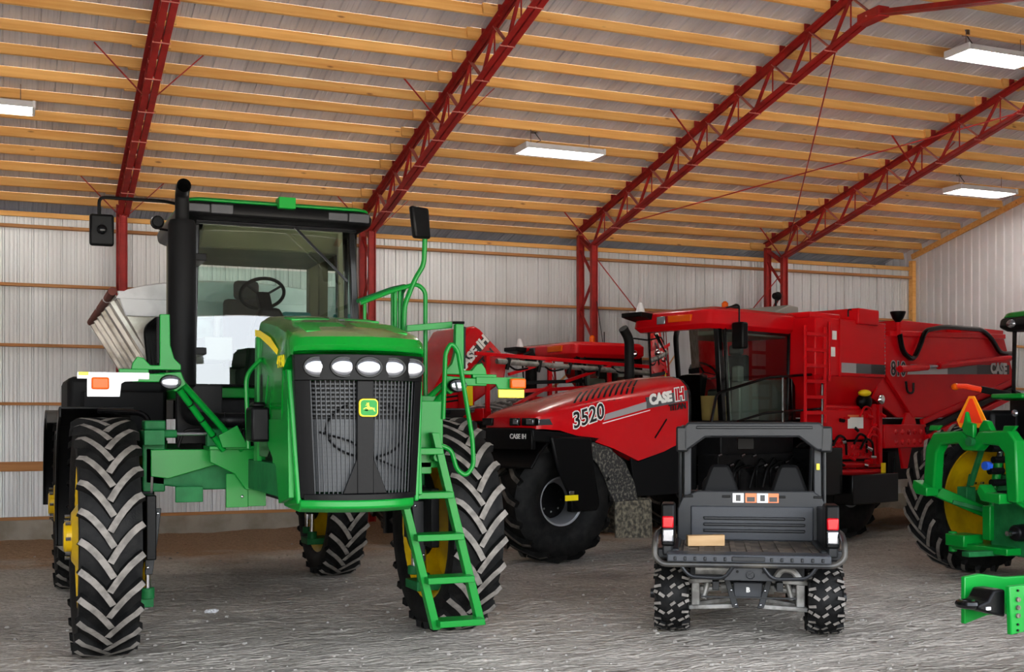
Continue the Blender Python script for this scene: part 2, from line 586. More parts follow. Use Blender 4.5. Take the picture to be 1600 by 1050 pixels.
def grid(x0, x1, y0, y1, st):
    nx, ny = int((x1 - x0) / st) + 1, int((y1 - y0) / st) + 1
    v = [(x0 + (x1 - x0) * i / (nx - 1), y0 + (y1 - y0) * j / (ny - 1)) for j in range(ny) for i in range(nx)]
    v = [(x, y, floor_z(x, y)) for x, y in v]
    f = [(j * nx + i, j * nx + i + 1, (j + 1) * nx + i + 1, (j + 1) * nx + i) for j in range(ny - 1) for i in range(nx - 1)]
    me = bpy.data.meshes.new('floor')
    me.from_pydata(v, [], f)
    me.materials.append(M['dirt'])
    me.shade_smooth()
    return me
floor = struct(link('floor', grid(X_LEFT, X_RIGHT, 2.0, WALL_Y + 0.1, 0.06)))
floor['label'] = 'grey packed dirt floor of the shed'
b = MB()
b.add([(-120, -120, -0.02), (140, -120, -0.02), (140, 2.0, -0.02), (-120, 2.0, -0.02)], [(0, 1, 2, 3)])
yard = struct(b.build('ground', 'gravel_out'))
yard['label'] = 'pale crushed stone yard in front of the shed'

# pebbles and clods lying on the floor (too many to count)
pb = MB()
rng = random.Random(3)
for k in range(2600):
    y = 6.5 + 13 * rng.random() ** 1.5
    x = (-0.4 + rng.random() * 1.35) * y * 0.95
    if x > 18: continue
    r = 0.006 + 0.016 * rng.random() ** 3
    z = floor_z(x, y) + r * 0.3
    a = rng.random() * 3
    q = [(r * 1.4 * math.cos(a + i * PI / 2.5) * rng.uniform(.7, 1.1), r * math.sin(a + i * PI / 2.5) * rng.uniform(.7, 1.1)) for i in range(5)]
    v = [(x + p[0], y + p[1], z - r * .3) for p in q] + [(x + p[0] * .6, y + p[1] * .6, z + r * .55) for p in q]
    pb.add(v, [(5, 6, 7, 8, 9)] + [(i, (i + 1) % 5, (i + 1) % 5 + 5, i + 5) for i in range(5)])
pebbles = pb.build('loose_pebbles', 'stone', smooth=0)
tag(pebbles, 'small pale pebbles scattered over the dirt floor', 'pebbles', kind='stuff')

def rib_profile(w=0.916, depth=0.02, ribs=4, minor=True):
    """corrugation across one sheet: (u, offset)"""
    p = []
    st = w / ribs
    for i in range(ribs):
        u = i * st
        p += [(u, 0), (u + 0.012, -depth), (u + 0.034, -depth), (u + 0.046, 0)]
        if minor:
            for k in (0.42, 0.72):
                p += [(u + st * k, 0), (u + st * k + 0.008, -0.005), (u + st * k + 0.02, -0.005), (u + st * k + 0.028, 0)]
    p.append((w, 0))
    return p

wall_back = struct(thing('wall_back', None, None, (0, 0, 0)))
wall_back['label'] = 'long galvanised ribbed steel back wall'
prof = rib_profile()
b = MB()
v = [(u, -d, z) for z in (0.2, 5.45) for u, d in prof]
n = len(prof)
b.add(v, [(i, i + 1, n + i + 1, n + i) for i in range(n - 1)])
wall_sheet = b.mesh('wall_sheet', 'wall_metal', 20)
x = X_LEFT
while x < X_RIGHT - 0.2:
    o = link('wall_sheet', wall_sheet, wall_back)
    o.location = (x, WALL_Y, 0)
    x += 0.916
wall_back_end = X_RIGHT
# girts, one length of lumber per bay
bays = [(-2.6, 1.75), (1.75, 6.08), (6.08, 10.61), (10.61, 15.12), (15.12, X_RIGHT)]
for zc, hh, dep in ((5.21, 0.05, 0.13), (4.22, 0.05, 0.13), (3.20, 0.05, 0.13), (2.21, 0.05, 0.13), (1.15, 0.16, 0.05), (0.27, 0.05, 0.09)):
    for x0, x1 in bays:
        if zc < 3 and x0 > 6: continue
        b = MB(); b.box(-(x1 - x0) / 2 + 0.005, (x1 - x0) / 2 - 0.005, -dep, 0, -hh / 2, hh / 2)
        o = b.build('girt', 'wood_girt', wall_back, bevel=0.004)
        o.location = ((x0 + x1) / 2, WALL_Y - 0.004, zc)
for x0, x1 in bays:                      # eave board
    b = MB(); b.box(-(x1 - x0) / 2 + 0.004, (x1 - x0) / 2 - 0.004, -0.04, 0, 0, 0.085)
    o = b.build('eave_board', 'wood', wall_back, bevel=0.004)
    o.location = ((x0 + x1) / 2, WALL_Y - 0.03, 5.375)
b = MB(); b.box(X_LEFT, X_RIGHT, WALL_Y - 0.12, WALL_Y + 0.12, -0.3, 0.245)
foot = struct(b.build('trim_1', 'concrete', bevel=0.01)); foot['label'] = 'low concrete footing under the back wall'

# right gable wall, white ribbed sheets cut to the roof slope
wall_right = struct(thing('wall_right', None, None, (0, 0, 0)))
wall_right['label'] = 'white ribbed steel gable end wall'
y = WALL_Y + 2 * 0.916
gp = rib_profile(minor=False, depth=-0.03)
while y > FRONT_Y + 0.5:
    y0 = y
    b = MB()
    us = [(y0 - u, d) for u, d in gp]
    n = len(us)
    b.add([(X_RIGHT + d, yy, -0.4) for yy, d in us] + [(X_RIGHT + d, yy, roof_z(yy) + 0.16) for yy, d in us],
          [(i, i + 1, n + i + 1, n + i) for i in range(n - 1)])
    b.build('wall_sheet', 'gable_metal', wall_right, smooth=20)
    y -= 0.916
b = MB(); b.box(X_RIGHT - 0.12, X_RIGHT - 0.02, WALL_Y - 0.15, WALL_Y - 0.02, 0, 5.6)
b.build('corner_post', 'wood', wall_right, bevel=0.005)
b = MB(); b.bar((X_RIGHT - 0.05, WALL_Y - 0.05, roof_z(WALL_Y - 0.05) - 0.05), (X_RIGHT - 0.05, RIDGE_Y, roof_z(RIDGE_Y) - 0.05), 0.05, 0.12)
b.build('rake_board', 'wood', wall_right, bevel=0.004)
b = MB()  # unseen end wall, added to control light from the left
b.prism([(WALL_Y + 1.8, 0), (FRONT_Y, 0), (FRONT_Y, roof_z(FRONT_Y) + 0.15), (RIDGE_Y, roof_z(RIDGE_Y) + 0.15), (WALL_Y + 1.8, roof_z(WALL_Y + 1.8) + 0.15)], 'x', X_LEFT - 0.05, X_LEFT)
wl = struct(b.build('wall_left_added', 'gable_metal')); wl['label'] = 'unseen plain steel end wall added to control the light'

# front wall with the wide open doorway the photo is taken through
wall_front = struct(thing('wall_front', None, None, (0, 0, 0)))
wall_front['label'] = 'steel front wall above and beside the open doorway'
DOOR0, DOOR1, DOOR_H = -4.5, 12.5, 4.25
for n_, x0, x1, z0, z1 in (('door_header', X_LEFT, X_RIGHT, DOOR_H, roof_z(FRONT_Y) + 0.1), ('front_panel', X_LEFT, DOOR0, -0.1, DOOR_H), ('front_panel', DOOR1, X_RIGHT, -0.1, DOOR_H)):
    b = MB(); b.box(x0, x1, FRONT_Y - 0.06, FRONT_Y, z0, z1)
    b.build(n_, 'wall_metal', wall_front)

# roof: ribbed sheets over lumber purlins
ceiling = struct(thing('ceiling', None, None, (0, 0, 0)))
ceiling['label'] = 'ribbed steel roof underside with lumber purlins'
PUR_H = 0.15
def roof_sheet(y0, y1):
    b = MB()
    pr = rib_profile(depth=0.022)
    n = len(pr)
    v = [(u, yy, roof_z(yy) + PUR_H - d + 0.004) for yy in (y0, y1) for u, d in pr]
    b.add(v, [(i, i + 1, n + i + 1, n + i) for i in range(n - 1)])
    return b.mesh('roof_sheet', 'roof_metal', 20)
rs_back, rs_front = roof_sheet(RIDGE_Y + 1e-4, WALL_Y + 1.75), roof_sheet(RIDGE_Y - 1e-4, FRONT_Y - 0.25)
x = X_LEFT
while x < X_RIGHT:
    for me in (rs_back, rs_front):
        o = link('roof_sheet', me, ceiling)
        o.location = (x, 0, 0)
    x += 0.916
b = MB(); b.box(X_LEFT, X_RIGHT, WALL_Y, WALL_Y + 1.75, 5.42, 5.44)  # unseen panel added to keep outside light from entering under the overhang
b.build('soffit_light_block', 'roof_metal', ceiling)
tilt = math.atan(SLOPE)
rng = random.Random(5)
rows = [22.05 - 0.6 * k for k in range(16)]
pmeshes = {}
for bi, (x0, x1) in enumerate(bays):
    for k, yy in enumerate(rows):
        L = x1 - x0 + (0.5 if bi < 4 else 0.1)
        key = round(L, 2)
        if key not in pmeshes:
            b = MB(); b.box(-L / 2, L / 2, -0.021, 0.021, 0, PUR_H)
            pmeshes[key] = b.mesh('purlin', 'wood')
        o = link('purlin', pmeshes[key], ceiling, 0.004)
        lap = 0.024 if bi % 2 else -0.024
        o.location = ((x0 + x1) / 2 - (0 if bi < 4 else 0.1), yy + lap, roof_z(yy + lap) + rng.uniform(-0.002, 0.002))
        o.rotation_euler = (-tilt, 0, 0)
for bi in (3, 4):
    x0, x1 = bays[bi]
    for k in range(4):
        yy = RIDGE_Y - 0.3 - 0.6 * k
        b = MB(); L = x1 - x0 + 0.1; b.box(-L / 2, L / 2, -0.021, 0.021, 0, PUR_H)
        o = b.build('purlin', 'wood', ceiling, 0.004)
        o.location = ((x0 + x1) / 2 - 0.03, yy, roof_z(yy)); o.rotation_euler = (tilt, 0, 0)

# steel frames: lattice column and lattice rafter
FLAB = ['red lattice steel roof frame rising above the green sprayer exhaust stack',
        'red lattice steel roof frame standing behind the green sprayer cab',
        'red lattice steel roof frame in the middle, behind the amber beacon',
        'red lattice steel roof frame nearest the white gable wall']
def bc_z(y):             # underside of the lower chord
    return 5.17 + SLOPE * ((21.77 - y) if y > RIDGE_Y else (y - (2 * RIDGE_Y - 21.77)))
def steel_frame(X, label):
    t = thing('steel_roof_frame', label, 'roof frame', (X, 21.4, -0.1), 0, 'red steel roof frames')
    OFF[0] = Vector((X, 21.4, -0.1))
    yo, yi = 21.62, 21.02
    for y_, zt in ((yo, 5.66), (yi, bc_z(yi) + 0.05)):
        b = MB()
        b.box(X - 0.065, X - 0.05, y_ - 0.05, y_ + 0.05, -0.15, zt)
        b.box(X + 0.05, X + 0.065, y_ - 0.05, y_ + 0.05, -0.15, zt)
        b.box(X - 0.05, X + 0.05, y_ - 0.008, y_ + 0.008, -0.15, zt)
        b.build('column_leg', 'red_steel', t, bevel=0.003)
    z = 0.4; s = 1
    while z < 4.8:
        a, c = (yo, yi) if s > 0 else (yi, yo)
        b = MB(); b.bar((X, a, z), (X, c, z + 0.62), 0.05, 0.03)
        b.build('column_lacing', 'red_steel', t)
        z += 0.62; s = -s
    b = MB(); b.bar((X, yo, 5.6), (X, yi, 5.25), 0.1, 0.05); b.build('knee_plate', 'red_steel', t)
    # chords
    for side in (0, 1):
        ya, yb, yc = (yi + 0.05, yo + 0.05, RIDGE_Y) if side == 0 else (2 * RIDGE_Y - yi - 0.05, 2 * RIDGE_Y - yo - 0.05, RIDGE_Y)
        b = MB()
        for dx in (-0.055, 0.055):
            b.bar((X + dx, ya, bc_z(ya) + 0.035), (X + dx, yc, bc_z(yc) + 0.035), 0.085, 0.012)
            b.bar((X + dx * 0.4, ya, bc_z(ya) + 0.07), (X + dx * 0.4, yc, bc_z(yc) + 0.07), 0.012, 0.07)
        b.build('lower_chord', 'red_steel', t)
        b = MB()
        for dx in (-0.045, 0.045):
            b.bar((X + dx, yb, roof_z(yb) - 0.012), (X + dx, yc, roof_z(yc) - 0.012), 0.08, 0.012)
            b.bar((X + dx * 0.4, yb, roof_z(yb) - 0.05), (X + dx * 0.4, yc, roof_z(yc) - 0.05), 0.012, 0.07)
        b.build('upper_chord', 'red_steel', t)
    # webs
    y = yi
    k = 0
    while y > (RIDGE_Y + 0.3 if True else 0):
        y2 = max(y - 0.92, RIDGE_Y + 0.02)
        ym = (y + y2) / 2
        b = MB(); b.bar((X, y, bc_z(y) + 0.07), (X, ym, roof_z(ym) - 0.03), 0.045, 0.03); b.build('web_strut', 'red_steel', t)
        b = MB(); b.bar((X, ym, roof_z(ym) - 0.03), (X, y2, bc_z(y2) + 0.07), 0.06, 0.012); b.build('web_strut', 'red_flat', t)
        b = MB(); b.cyl((X, ym, roof_z(ym) - 0.04), (X, ym, bc_z(ym) + 0.06), 0.012, 6); b.build('web_strut', 'red_steel', t)
        b = MB(); b.box(X - 0.11, X + 0.11, y2 - 0.006, y2 + 0.006, bc_z(y2) + 0.018, bc_z(y2) + 0.04); b.build('batten_plate', 'red_flat', t)
        y = y2; k += 1
    for yy in rows[1:]:
        b = MB(); b.box(X - 0.05, X + 0.05, yy - 0.062, yy - 0.05, roof_z(yy) - 0.02, roof_z(yy) + 0.14); b.build('purlin_clip', 'red_steel', t)
    # kicker braces up to the purlins
    for yb in (21.0, 16.9):
        for s in (-1, 1):
            zt = roof_z(yb) + 0.1
            b = MB(); b.bar((X + s * 0.08, yb, bc_z(yb) + 0.04), (X + s * 0.72, yb - 0.06, zt), 0.03, 0.012); b.build('kicker_brace', 'red_steel', t)
    b = MB(); b.box(X - 0.09, X + 0.09, RIDGE_Y - 0.22, RIDGE_Y + 0.22, bc_z(RIDGE_Y) - 0.04, bc_z(RIDGE_Y) + 0.1); b.build('ridge_splice', 'red_steel', t, bevel=0.01)
    OFF[0] = Vector((0, 0, 0))
for X, lb in zip(FRAMES, FLAB):
    steel_frame(X, lb)

# tie rods of the braced bay
def rod(a, c, label):
    b = MB(); b.cyl(a, c, 0.011, 6)
    o = b.build('tie_rod', 'red_steel'); tag(o, label, 'brace rod', 'brace rods of the end bay')
X3, X4 = FRAMES[2], FRAMES[3]
rod((X3 + 0.05, 21.05, 5.15), (X4 - 0.05, 21.05, 0.3), 'thin red brace rod slanting down behind the red spreader cab')
rod((X4 - 0.05, 21.1, 5.0), (X3 + 0.05, 21.1, 0.3), 'thin red brace rod from the rightmost column down to the left')
rod((X3 + 0.05, 20.0, bc_z(20.0) + 0.05), (X4 - 0.05, 14.6, bc_z(14.6) + 0.05), 'thin red roof brace rod rising to the right under the purlins')
rod((X4 - 0.05, 20.9, bc_z(20.9) + 0.05), (X3 + 0.05, 13.6, bc_z(13.6) + 0.05), 'thin steep roof brace rod above the rightmost column')

# hanging fluorescent lights
LIGHTS = [((-0.4, 18.0, 6.27), 'lit hanging fluorescent light at the left edge of the photo'),
          ((8.36, 17.79, 6.33), 'lit hanging fluorescent light in the middle of the ceiling'),
          ((13.52, 13.58, 7.33), 'large lit hanging fluorescent light at the upper right'),
          ((17.36, 17.77, 6.34), 'lit hanging fluorescent light close to the white gable wall')]
def hanging_light(p, label):
    x, y, z = p
    t = thing('fluorescent_light', label, 'ceiling light', (x, y, z), 0, 'hanging fluorescent lights')
    W, D = 1.4, 0.42
    b = MB()
    b.box(-W / 2, W / 2, -D / 2, D / 2, 0.07, 0.09)
    for s in (-1, 1):
        b.sheet([(-W / 2, s * D / 2, 0.08), (W / 2, s * D / 2, 0.08), (W / 2, s * (D / 2 + 0.05), -0.01), (-W / 2, s * (D / 2 + 0.05), -0.01)], 0.006)
    b.build('reflector', 'white', t)
    for s in (-1, 1):
        b = MB(); b.box(s * W / 2 - 0.02, s * W / 2 + 0.02, -D / 2 - 0.04, D / 2 + 0.04, -0.01, 0.09); b.build('end_cap', 'white', t, bevel=0.005)
    for k in range(6):
        yy = -D / 2 + 0.05 + k * (D - 0.1) / 5
        b = MB(); b.cyl((-W / 2 + 0.03, yy, 0.04), (W / 2 - 0.03, yy, 0.04), 0.014, 8); b.build('lamp_tube', 'tube', t)
    for s in (-1, 1):
        zt = roof_z(y) - z
        b = MB(); b.cyl((s * W * 0.38, 0, 0.09), (s * W * 0.38, 0, zt), 0.006, 5); b.build('chain', 'steel', t)
    b = MB(); zt = roof_z(y) - z
    b.lathe([(zt - 0.02, 0.06), (zt + 0.05, 0.06)], 'z', (-W * 0.3, 0.12, 0), 12)
    b.build('junction_box', 'steel', t)
    b = MB(); b.tube([(-W * 0.3, 0.12, zt), (-W * 0.22, 0.1, zt * 0.6), (-W * 0.34, 0.05, zt * 0.35), (-W * 0.2, 0, 0.09)], 0.008, 6)
    b.build('power_cord', 'black', t)
for p, lb in LIGHTS:
    hanging_light(p, lb)
# ------------------------------------------------------------------ wheels
def tyre_mesh(Rt, w, rr, lugs, lh, mats, belly=1.0, n=56):
    """carcass of revolution about x plus tread bars; lugs = list of (polyline of (angle, lateral), half width)"""
    b = MB()
    h = w / 2
    d = Rt - rr
    Rc = Rt - lh
    side = [(-h * .78, rr), (-h * .97 * belly, rr + .2 * d), (-h * 1.0 * belly, rr + .45 * d), (-h * .97, rr + .72 * d), (-h * .88, Rc - .03), (-h * .6, Rc)]
    prof = side + [(0, Rc + .008)] + [(-t, r) for t, r in reversed(side)] + [(h * .6, rr + .02), (-h * .6, rr + .02)]
    b.lathe(prof, 'x', n=n, closed=True)
    def rad(wl):
        a = abs(wl) / h
        return Rc + .008 if a < .6 else Rc + .008 - (a - .6) ** 1.5 * .35 * h
    for poly, hw in lugs:
        pts = [Vector((a * Rt, l)) for a, l in poly]
        secs = []
        for i, p in enumerate(pts):
            t = (pts[min(i + 1, len(pts) - 1)] - pts[max(i - 1, 0)]).normalized()
            q = Vector((-t.y, t.x))
            drop = max(0.0, abs(p.y) / h - .82) * .55 * h * 1.6
            ring = []
            for sgn, k, top in ((-1, 1.35, 0), (-1, .95, 1), (1, .95, 1), (1, 1.35, 0)):
                e = p + q * (sgn * hw * k)
                r = (Rt - drop * 0.8) if top else rad(e.y) - .03
                a = e.x / Rt
                ring.append((e.y, -r * math.cos(a), r * math.sin(a)))
            secs.append(ring)
        n0 = len(b.v)
        v = [q for s in secs for q in s]
        fs, fm = [], []
        for i in range(len(secs) - 1):
            for j, mi in ((0, 0), (1, 1), (2, 0)):
                b.add([], []) if False else None
                fs.append((i * 4 + j, i * 4 + j + 1, i * 4 + 5 + j, i * 4 + 4 + j)); fm.append(mi)
        fs += [(0, 1, 2, 3), tuple((len(secs) - 1) * 4 + j for j in (3, 2, 1, 0))]; fm += [0, 0]
        for f_, mi in zip(fs, fm):
            b.f.append([k + n0 for k in f_]); b.m.append(mi)
        b.v += v
    o = OFF[0]; OFF[0] = Vector((0, 0, 0))
    me = b.mesh('tyre', mats, 40)
    OFF[0] = o
    return me

def bar_lugs(N, w, Rt, sweep=0.3, hw=0.03, v=1, curve=0.6, reach=1.0):
    """chevron tractor bars: outer ends lead by sweep (radians)"""
    out = []
    h = w / 2
    for i in range(N):
        for s in (-1, 1):
            a0 = 2 * PI * (i + (0.5 if s > 0 else 0)) / N
            poly = []
            for k in range(6):
                u = k / 5
                l = s * (-.06 + (reach + .06 - 0.0) * u) * h
                a = a0 + v * sweep * (u ** (1 / (1 + curve)) if curve > 0 else u)
                a = a0 + v * sweep * ((1 - curve) * u + curve * u * (2 - u))
                poly.append((a, l))
            out.append((poly, hw))
    return out

def rim_mesh(rr, w, mat_, dish, hub_r=.2, holes=0):
    """dish: lateral place of the wheel disc; the barrel is open on both sides"""
    b = MB()
    h = w / 2
    pr = [(-h * .8, rr + .045), (-h * .8, rr - .0), (-h * .45, rr - .06), (h * .45, rr - .06), (h * .8, rr), (h * .8, rr + .045)]
    inner = [(t * .96, r - .018) for t, r in reversed(pr)]
    inner[0] = (pr[-1][0] + .012, pr[-1][1] - .01); inner[-1] = (pr[0][0] - .012, pr[0][1] - .01)
    b.lathe(pr + inner, 'x', n=48, closed=True)
    e = dish
    b.lathe([(e, .001), (e, hub_r), (e * .35, rr * .62), (e * .35, rr - .055), (e * .35 + .02, rr - .055), (e * .35 + .02, rr * .62), (e + .02, hub_r), (e + .02, .001)], 'x', n=48)
    o = OFF[0]; OFF[0] = Vector((0, 0, 0))
    me = b.mesh('wheel', mat_, 40)
    OFF[0] = o
    return me

def put_wheel(parent, loc, rim, tyre, hub_at, hub_r, hub_mat, rz=0, bolts=8, bolt_r=.14, hub_len=.14):
    """wheel > tyre, hub, bolt; loc is relative to the thing"""
    w = link('wheel', rim, parent)
    w.location = loc
    w.rotation_euler = (0, 0, rz)
    link('tyre', tyre, w)
    o = OFF[0]; OFF[0] = Vector((0, 0, 0))
    s = 1 if hub_at > 0 else -1
    b = MB(); b.lathe([(hub_at - s * .15, hub_r), (hub_at + s * hub_len * .7, hub_r), (hub_at + s * hub_len, hub_r * .85), (hub_at + s * hub_len, .001)], 'x', n=24)
    b.build('hub', hub_mat, w)
    for k in range(bolts):
        a = 2 * PI * k / bolts
        b = MB(); b.cyl((hub_at + s * .01, bolt_r * math.cos(a), bolt_r * math.sin(a)), (hub_at + s * .05, bolt_r * math.cos(a), bolt_r * math.sin(a)), .016, 6)
        b.build('bolt', 'steel', w)
    OFF[0] = o
    return w
# ------------------------------------------------------------------ green sprayer with a dry box
def sprayer():
    CX = 2.26
    base = Vector((2.22, 10.45, 0))
    t = thing('sprayer', 'tall green self-propelled sprayer with black exhaust stack, front ladder and yellow wheels', 'sprayer', base)
    OFF[0] = base
    def P(name, mats, bevel=0.004, smooth=35, parent=None, label=None):
        return part(name, mats, parent or t, bevel, smooth, label)
    # wheels
    Rt, w, rr = .985, .47, .68
    tyre = tyre_mesh(Rt, w, rr, bar_lugs(26, w, Rt, .30, .027, v=1, curve=.55), .05, ['tyre', 'tread'])
    rim_l = rim_mesh(rr, w, 'yellow', -.25)
    rim_r = rim_mesh(rr, w, 'yellow', .25)
    for x, y in ((.712, 10.45), (3.723, 10.45), (.712, 14.7), (3.723, 14.7)):
        left = x < 2
        put_wheel(t, Vector((x, y, Rt - .005)) - base, rim_l if left else rim_r, tyre, (-.25 if left else .25), .13, 'yellow', 0, 8, .17, .06)
    # chassis
    for x in (1.86, 2.6):
        b = P('frame_rail', 'green_dull', .006); b.box(x - .05, x + .05, 8.35, 16.6, 1.38, 1.62); b.each()
    for y in (8.5, 11.6, 13.2, 16.4):
        b = P('cross_member', 'green_dull', .006); b.box(1.86, 2.6, y - .06, y + .06, 1.4, 1.58); b.done()
    b = P('engine_block', 'dark', .01)
    b.box(1.95, 2.5, 8.5, 10.4, 1.35, 2.15); b.box(2.05, 2.4, 9.0, 10.4, 1.28, 1.4)
    b.done()
    for y0 in (10.2, 14.5):
        b = P('axle_beam', 'green_dull', .012)
        b.prism([(1.02, 1.72), (1.02, 1.42), (1.5, 1.36), (2.96, 1.36), (3.42, 1.42), (3.42, 1.72), (2.9, 1.66), (1.6, 1.66)], 'y', y0 - .02, y0 + .3)
        b.done()
        b = P('axle_web', 'green', .006)
        b.prism([(1.06, 1.70), (1.06, 1.48), (1.2, 1.46), (1.7, 1.6), (1.7, 1.70)], 'y', y0 - .06, y0 - .02)
        b.prism([(3.38, 1.70), (3.38, 1.48), (3.24, 1.46), (2.76, 1.6), (2.76, 1.70)], 'y', y0 - .06, y0 - .02)
        b.each()
        for x, s in ((1.09, -1), (3.35, 1)):
            # suspension leg with chrome rods
            b = P('kingpin_housing', 'green_dull', .012)
            b.box(x - .09, x + .09, y0 - .02, y0 + .34, 1.35, 1.86)
            b.box(x - .07, x + .1 , y0 + .02, y0 + .26, 1.86, 1.94)
            b.done()
            x = 1.02 if s < 0 else 3.42
            b = P('suspension_leg', 'black', .008)
            b.box(x - .06, x + .07, y0 - .02, y0 + .1, .78, 1.36)
            b.box(x - .06, x + .07, y0 + .22, y0 + .36, .86, 1.36)
            b.each()
            b = P('wheel_motor', 'black', .01); xm = .95 if s < 0 else 3.485; b.cyl((xm - .04, y0 + .25, 1.1), (xm + .03, y0 + .25, 1.1), .41, 28); b.done()
            b = P('leg_cover', 'black', .01); b.box(x - .02, x + .06, y0 - .3, y0 - .04, .82, 1.34); b.done()
            b = P('strut_rod', 'chrome', 0)
            b.cyl((x + .02, y0 + .03, .55), (x + .02, y0 + .03, .85), .03, 12)
            b.cyl((x + .02, y0 + .29, .6), (x + .02, y0 + .29, .9), .03, 12)
            b.each()
            b = P('strut_foot', 'green_dull', .006)
            b.cyl((x + .02, y0 + .03, .47), (x + .02, y0 + .03, .56), .06, 14)
            b.cyl((x + .02, y0 + .29, .52), (x + .02, y0 + .29, .6), .06, 14)
            b.box(x - .05, x + s * .2 + .05 if s > 0 else x + .07, y0, y0 + .34, .40, .48) if s > 0 else b.box(x - .22, x + .07, y0, y0 + .34, .40, .48)
            b.done()
    # bright green mounting plate and flap ahead of the axle
    for s in (-1, 1):
        f = lambda x: CX + s * (CX - x) * -1 if s < 0 else CX + (CX - x)
        fx = (lambda x: x) if s < 0 else (lambda x: 2 * CX - x)
        b = P('mounting_plate', 'green', .006)
        b.prism([(fx(x), z) for x, z in ((1.50, 1.72), (2.05, 1.72), (2.05, 1.44), (1.94, 1.40), (1.88, 1.36), (1.79, 1.37), (1.70, 1.50), (1.50, 1.60))], 'y', 9.9, 9.94)
        b.box(min(fx(1.49), fx(2.06)), max(fx(1.49), fx(2.06)), 9.86, 10.2, 1.70, 1.73)
        b.each()
        b = P('splash_flap', 'green', .004)
        b.prism([(fx(x), z) for x, z in ((1.64, 1.5), (1.64, 1.22), (1.82, 1.22), (1.82, 1.5))], 'y', 9.96, 9.985)
        b.prism([(fx(x), z) for x, z in ((1.82, 1.5), (1.82, 1.225), (1.97, 1.225), (1.97, 1.5))], 'y', 9.97, 10.0)
        b.each()
        b = P('flap_bolt', 'steel', 0); b.ball((fx(1.77), 9.955, 1.31), .014, .01, .014, 8, 6); b.done()
        b = P('bracket', 'green_dull', .006)
        b.box(min(fx(1.24), fx(1.46)), max(fx(1.24), fx(1.46)), 10.0, 10.03, 1.27, 1.4)
        b.done()
    # hydraulic cylinder and hoses on the axle
    b = P('steering_cylinder', 'green_dull', .004)
    b.cyl((1.52, 10.1, 1.83), (2.0, 10.1, 1.83), .05, 16); b.box(1.5, 1.62, 10.05, 10.15, 1.7, 1.84)
    b.done()
    b = P('cylinder_rod', 'steel', 0); b.cyl((1.22, 10.1, 1.83), (1.52, 10.1, 1.83), .016, 10); b.done()
    b = P('tie_rod_end', 'green_dull', .004); b.cyl((1.12, 10.1, 1.83), (1.26, 10.1, 1.83), .035, 10); b.box(1.0, 1.16, 10.04, 10.2, 1.74, 1.86); b.done()
    b = P('hydraulic_hose', 'black', 0)
    rng = random.Random(11)
    for k in range(7):
        x0 = 1.66 + .05 * k
        b.tube(arc_pts([(x0, 10.0, 1.72), (x0 + rng.uniform(-.05, .05), 10.0, 1.84 + .03 * k % .07), (x0 + .18, 10.05, 1.82 + rng.uniform(-.05, .06)), (2.14, 10.1, 1.86)], .05), .012, 6)
    b.tube(arc_pts([(1.28, 10.15, 1.72), (1.32, 10.12, 1.86), (1.45, 10.12, 1.87)], .05), .012, 6)
    b.done()
    # air intake pipe
    b = P('air_intake_pipe', 'black', 0)
    b.tube(arc_pts([(1.36, 10.5, 2.5), (1.38, 10.3, 1.96), (1.6, 9.95, 1.94), (2.0, 9.95, 1.94), (2.1, 9.8, 1.94)], .1, 6), .062, 16)
    for x in (1.62, 1.76, 1.9):
        b.cyl((x, 9.95, 1.94), (x + .012, 9.95, 1.94), .066, 16)
    b.done()
    # hood
    HX = 2.28
    def ring(y, wd, zt, zb, bow=0.0):
        pr = [(-1, 0), (-1, .62), (-.985, .8), (-.93, .925), (-.8, .975), (-.5, .993), (0, 1), (.5, .993), (.8, .975), (.93, .925), (.985, .8), (1, .62), (1, 0)]
        return [(HX + wd * a, y + bow * a * a, zb + (zt - zb) * c) for a, c in pr]
    b = P('hood', 'green_hood', 0, 30)
    secs = [ring(8.02, .47, 2.43, 2.395, .19), ring(7.99, .475, 2.465, 2.40, .2), ring(8.03, .485, 2.525, 2.40, .2), ring(8.14, .49, 2.565, 2.38, .17), ring(8.36, .49, 2.615, 2.3, .11), ring(8.42, .49, 2.625, 1.9, .1), ring(8.8, .485, 2.70, 1.88, .04), ring(9.3, .475, 2.765, 1.88), ring(9.55, .47, 2.79, 1.88)]
    b.loft(secs)
    hood = b.done()
    def hood_z(y): 
        for s0, s1 in ((8.14, 8.4), (8.4, 8.8), (8.8, 9.3), (9.3, 9.55)):
            z0, z1 = {8.14: 2.55, 8.4: 2.62, 8.8: 2.70, 9.3: 2.765, 9.55: 2.79}[s0], {8.4: 2.62, 8.8: 2.70, 9.3: 2.765, 9.55: 2.79}[s1]
            if y <= s1: return z0 + (z1 - z0) * (y - s0) / (s1 - s0)
        return 2.79
    for x0, x1, y0, y1 in ((-.37, -.04, 8.24, 8.62), (.04, .37, 8.24, 8.62), (-.34, -.05, 8.85, 9.12), (.05, .34, 8.85, 9.12)):
        b = P('hood_panel', 'green_patch', .003, parent=hood)
        for yy0, yy1 in ((y0, (y0 + y1) / 2), ((y0 + y1) / 2, y1)):
            q = [(x0, yy0), (x1, yy0), (x1, yy1), (x0, yy1)]
            b.add([(HX + px, py, hood_z(py) - .012 * (abs(px) / .45) ** 2 + dz) for dz in (-.01, .003) for px, py in q],
                  [(0, 1, 2, 3), (4, 5, 6, 7), (0, 1, 5, 4), (1, 2, 6, 5), (2, 3, 7, 6), (3, 0, 4, 7)])
        b.done()
    b = P('hood_emblem', 'steel', 0, parent=hood); b.lathe([(0, .03), (.012, .026), (.016, .001)], 'z', (HX + .01, 8.74, hood_z(8.74)), 16); b.done()
